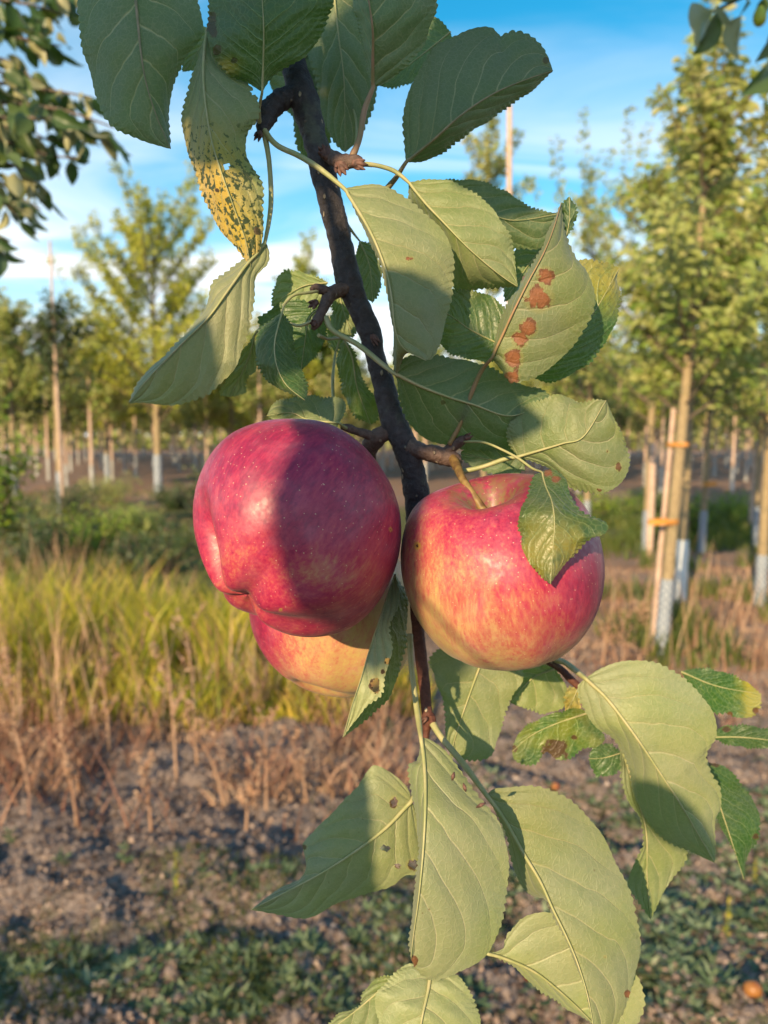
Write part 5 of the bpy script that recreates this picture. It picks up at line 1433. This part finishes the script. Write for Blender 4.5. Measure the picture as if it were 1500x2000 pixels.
      Lp=[(822, 1440), (815, 1484), (800, 1494), (799, 1525), (810, 1581), (817, 1640), (810, 1740), (803, 1797), (799, 1840), (803, 1873)],
      Rp=[(822, 1440), (841, 1445), (872, 1468), (903, 1513), (943, 1564), (977, 1610), (991, 1672), (991, 1740), (977, 1808), (949, 1865), (898, 1899), (850, 1914), (816, 1897), (803, 1873)],
      d=[.282, .264, .257, .258], fL=.010, fR=.003, cup=.003, prad=6, nv=5.5, tint=.35, teeth=40, pet=[(800, 1240), (803, 1300), (812, 1370), (818, 1410)], petd=.310,
      blot=[(805, 1878, 10, 1.2)], bdark=.4, label='long pale lit leaf hanging straight down'),
 # 31 big right leaf
 dict(mid=[(950, 1553), (983, 1598), (1022, 1666), (1056, 1723), (1079, 1774), (1107, 1831), (1130, 1887), (1150, 1955), (1166, 2050)],
      Lp=[(950, 1553), (975, 1600), (992, 1640), (1005, 1706), (1030, 1742), (1066, 1758), (1080, 1790), (1105, 1838), (1129, 1893), (1149, 1960), (1166, 2050)],
      Rp=[(950, 1553), (965, 1540), (994, 1538), (1045, 1536), (1090, 1550), (1130, 1576), (1170, 1621), (1198, 1678), (1226, 1729), (1243, 1785), (1250, 1836), (1244, 1887), (1230, 1944), (1208, 1995), (1166, 2050)],
      d=[.294, .287, .278, .270], fL=.012, fR=.005, cup=.002, prad=6.5, nv=6, tint=.45, teeth=44, pet=[(841, 1406), (862, 1440), (905, 1492)], petd=.314,
      blot=[(1184, 1868, 4), (1226, 1942, 7)], bdark=.2, label='large pale leaf hanging at the lower right'),
 dict(mid=[(951, 1862), (988, 1873), (1045, 1899), (1102, 1944), (1150, 1990), (1215, 2060)],
      Lp=[(951, 1862), (983, 1853), (990, 1828), (1017, 1797), (1051, 1783), (1082, 1782), (1160, 1800), (1225, 1880), (1254, 1930), (1256, 1975), (1215, 2060)],
      Rp=[(951, 1862), (994, 1882), (1045, 1927), (1102, 1967), (1153, 1997), (1215, 2060)],
      d=[.300, .300, .302], fR=.006, prad=5, nv=5, tint=.5, pet=[(940, 1850), (946, 1857)], petd=.306),
 dict(mid=[(841, 1899), (836, 1935), (824, 1990), (812, 2070)], Lp=[(841, 1899), (803, 1882), (773, 1899), (747, 1926), (733, 1952), (738, 1990), (760, 2040), (812, 2070)],
      Rp=[(841, 1899), (892, 1904), (920, 1944), (936, 1980), (930, 2030), (880, 2070), (812, 2070)], d=[.285, .276, .274], prad=6, nv=4.5, tint=.35, cup=.004, pet=[(846, 1860), (843, 1880)], petd=.30),
 dict(mid=[(775, 1905), (700, 1970), (620, 2030)], Lp=[(775, 1905), (735, 1911), (711, 1938), (699, 1966), (655, 1985), (620, 2030)],
      Rp=[(775, 1905), (770, 1980), (700, 2040), (620, 2030)], d=.305, prad=3.5, tint=.0, nv=5),
 # lower right bunch
 dict(mid=[(945, 1280), (912, 1371), (889, 1441), (880, 1478)], Lp=[(945, 1280), (870, 1265), (838, 1290), (850, 1325), (865, 1367), (870, 1413), (873, 1452), (880, 1478)],
      Rp=[(945, 1280), (1010, 1300), (1020, 1328), (993, 1376), (982, 1409), (965, 1466), (940, 1484), (905, 1484), (880, 1478)], d=[.340, .335], prad=4, tint=.3, nv=4.5),
 dict(mid=[(1085, 1306), (1040, 1325), (996, 1372)], Lp=[(1085, 1306), (1040, 1290), (1000, 1320), (996, 1372)],
      Rp=[(1085, 1306), (1107, 1345), (1105, 1378), (1066, 1393), (1024, 1383), (996, 1372)], d=.350, prad=3.5, teeth=22, nv=4),
 dict(mid=[(1130, 1340), (1120, 1365), (1105, 1392)], Lp=[(1130, 1340), (1108, 1345), (1103, 1370), (1105, 1392)], Rp=[(1130, 1340), (1136, 1370), (1125, 1390), (1105, 1392)], d=.348, prad=2, teeth=8, yel=.5, nv=3),
 dict(mid=[(1150, 1392), (1090, 1412), (1040, 1435), (1000, 1468)], Lp=[(1150, 1392), (1127, 1384), (1080, 1394), (1038, 1412), (1010, 1437), (1000, 1468)],
      Rp=[(1150, 1392), (1180, 1438), (1168, 1457), (1143, 1462), (1113, 1480), (1089, 1484), (1068, 1470), (1047, 1490), (1025, 1494), (1005, 1484), (1000, 1468)],
      d=.345, side='top', prad=3, nv=5, yel=.18, blot=[(1086, 1462, 26, .8), (1122, 1440, 7, .7), (1003, 1462, 8)], bdark=.9, label='leaf with a large dark brown patch'),
 # 38
 dict(mid=[(1143, 1325), (1183, 1362), (1220, 1409), (1253, 1455), (1290, 1511), (1327, 1567), (1360, 1623), (1396, 1685)],
      Lp=[(1143, 1325), (1128, 1343), (1136, 1378), (1164, 1418), (1201, 1448), (1228, 1500), (1245, 1570), (1288, 1632), (1340, 1660), (1396, 1685)],
      Rp=[(1143, 1325), (1173, 1306), (1220, 1290), (1267, 1292), (1304, 1306), (1337, 1325), (1369, 1357), (1393, 1390), (1397, 1437), (1381, 1474), (1390, 1511), (1407, 1539), (1407, 1577), (1396, 1602), (1398, 1647), (1396, 1685)],
      d=[.318, .308, .310, .318], fL=[.004, .02, .012], fR=.004, prad=6, nv=6.5, tint=.4, teeth=42, pet=[(1085, 1288), (1103, 1294), (1122, 1308)], petd=.345, label='broad lit leaf right of the lower twig'),
 dict(mid=[(1211, 1451), (1239, 1539), (1262, 1623), (1264, 1717), (1271, 1796)], Lp=[(1211, 1451), (1212, 1511), (1222, 1552), (1252, 1608), (1256, 1650), (1229, 1707), (1236, 1745), (1271, 1796)],
      Rp=[(1211, 1451), (1260, 1500), (1310, 1590), (1338, 1656), (1335, 1689), (1313, 1717), (1290, 1754), (1271, 1796)], d=[.338, .332, .332], prad=4.5, nv=6, tint=.1),
 dict(mid=[(1215, 1470), (1180, 1480), (1150, 1482)], Lp=[(1215, 1470), (1190, 1453), (1160, 1458), (1150, 1482)], Rp=[(1215, 1470), (1212, 1504), (1173, 1517), (1155, 1500), (1150, 1482)], d=.346, side='top', prad=2, teeth=12, nv=3),
 dict(mid=[(1330, 1312), (1400, 1340), (1487, 1356)], Lp=[(1330, 1312), (1362, 1305), (1407, 1311), (1453, 1329), (1487, 1356)],
      Rp=[(1330, 1312), (1375, 1380), (1421, 1396), (1453, 1402), (1481, 1391), (1487, 1356)], d=.352, side='top', prad=3, teeth=26, yfn=lambda X, Y: np.clip((X - 1425) / 60, 0, .6), blot=[(1478, 1390, 8), (1425, 1396, 6)], bdark=.6),
 dict(mid=[(1385, 1440), (1450, 1440), (1540, 1450)], Lp=[(1385, 1440), (1410, 1420), (1450, 1416), (1500, 1425), (1540, 1450)],
      Rp=[(1385, 1440), (1430, 1456), (1500, 1462), (1540, 1450)], d=.352, side='top', prad=3, teeth=26, blot=[(1420, 1424, 9, .6)], bdark=1.0),
 dict(mid=[(1380, 1488), (1405, 1570), (1428, 1640), (1453, 1718)], Lp=[(1380, 1488), (1375, 1540), (1395, 1592), (1425, 1645), (1442, 1684), (1453, 1718)],
      Rp=[(1380, 1488), (1416, 1497), (1440, 1522), (1468, 1558), (1485, 1605), (1478, 1642), (1460, 1672), (1453, 1718)], d=.350, prad=3, teeth=30, tint=.1, side='top', fR=.004, blot=[(1397, 1492, 12, .5), (1476, 1634, 6)], bdark=1.0),
]
for i, kw in enumerate(LEAVES):
    make_leaf(seed=i, **kw)

for (x_, y_, dx, dy) in ((887, 1508, -4, 16), (905, 1530, 5, 16), (930, 1577, 18, -9)):
    v, f = tube_geo([P(x_, y_, .2555), P(x_ + dx / 2, y_ + dy / 2, .2545), P(x_ + dx, y_ + dy, .2555)], [.0002, .0007, .0002], 6, 8)
    mobj('seed_husk', v, f, M['bud'], P(x_, y_, .2555), branch)
# ------------------------------------------------------------------ added leaves, unseen behind the lens, placed to throw shadows on the fruit
shade = empty('apple_branch', P(700, 300, .30) + S * .55)
tag(shade, 'added leafy branch, unseen behind the viewpoint, shaped to shade the fruit and leaves', 'branch')
def shade_leaf(cx_, cy_, ang, ln, wd, dd=.285, t=0.47, seed=0):
    """an added flat-ish leaf, out of view, placed so its shadow falls on the fruit cluster"""
    n, k = 26, 5
    c = P(cx_, cy_, dd) + S * t
    a = R(ang)
    ax = RIGHT * math.cos(a) + UP * math.sin(a); bx = -RIGHT * math.sin(a) + UP * math.cos(a)
    scl = .285 / F
    V = []
    for i in range(n):
        s_ = i / (n - 1)
        w_ = wd * .5 * (math.sin(math.pi * s_ ** .8) ** .75) * (1 + .04 * math.sin(i * 2.4))
        for j in range(-k, k + 1):
            u_ = j / k
            V.append(c + ax * ((s_ - .5) * ln * scl) + bx * (u_ * w_ * scl) + FWD * (-.004 * abs(u_) + .006 * math.sin(s_ * 3 + seed)))
    V = np.array(V); m_ = 2 * k + 1
    a_ = (np.arange(n - 1)[:, None] * m_ + np.arange(m_ - 1)[None]).ravel()
    U = np.tile(np.linspace(-1, 1, m_), n); VV = np.repeat(np.linspace(0, 1, n), m_)
    z0 = np.zeros(len(V))
    lf = mobj('leaf', V, np.stack([a_, a_ + 1, a_ + m_ + 1, a_ + m_], 1), M['leaf'], V[k], shade,
         attrs={'luv': ('FLOAT_VECTOR', np.stack([U, VV, z0 + 1], 1)), 'blotch': ('FLOAT', z0 - 1), 'yel': ('FLOAT', z0), 'speck': ('FLOAT', z0), 'tint': ('FLOAT', z0), 'nvein': ('FLOAT', z0 + 6)})
SH = [ # top of the picture
  (180, 60, 60, 520, 300), (400, 20, 95, 480, 300), (620, 60, 80, 560, 300), (830, 60, 100, 560, 290), (1000, 120, 60, 520, 270),
  (225, 225, -15, 300, 200), (560, 250, 10, 430, 190), (850, 230, -5, 420, 190), 
  # over the stem and the right half of the crimson apple
  (640, 520, 100, 260, 110), (690, 720, 95, 420, 190), (640, 1000, 94, 520, 190, .245), (705, 1010, 88, 420, 150, .25), (860, 690, -35, 380, 190), (880, 790, -10, 360, 170, .29), (770, 900, 100, 320, 110, .30),
  (560, 640, 70, 320, 120),
  # left end of the big left leaf, left part of the pale leaf below, lower right
  (325, 745, 50, 300, 190), (590, 1680, 70, 420, 235), (1315, 1605, -40, 300, 120, .32)]
tips = []
TT = lambda a_, i: .46 + .012 * (i % 4) + (.30 if len(a_) > 5 and a_[5] < .27 else 0)
for i, a_ in enumerate(SH):
    shade_leaf(*a_, t=TT(a_, i), seed=i)
    tips.append(P(a_[0], a_[1], a_[5] if len(a_) > 5 else .285) + S * TT(a_, i))
hub = [P(500, -500, .285) + S * .52, P(560, 0, .285) + S * .50, P(640, 500, .285) + S * .49, P(690, 900, .26) + S * .50, P(670, 1150, .25) + S * .52]
v, f = tube_geo(hub, [.0028, .0026, .0022, .0016, .001], 8, 50)
mobj('limb', v, f, M['bark'], hub[0], shade)
hc = crom(hub, 60)
for t_ in tips:
    h_ = hc[np.linalg.norm(hc - t_, axis=1).argmin()]
    v, f = tube_geo([h_, (h_ + t_) / 2 + S * .006, t_], [.0009, .0008, .0006], 5, 8)
    mobj('petiole', v, f, M['petiole'], h_, shade)
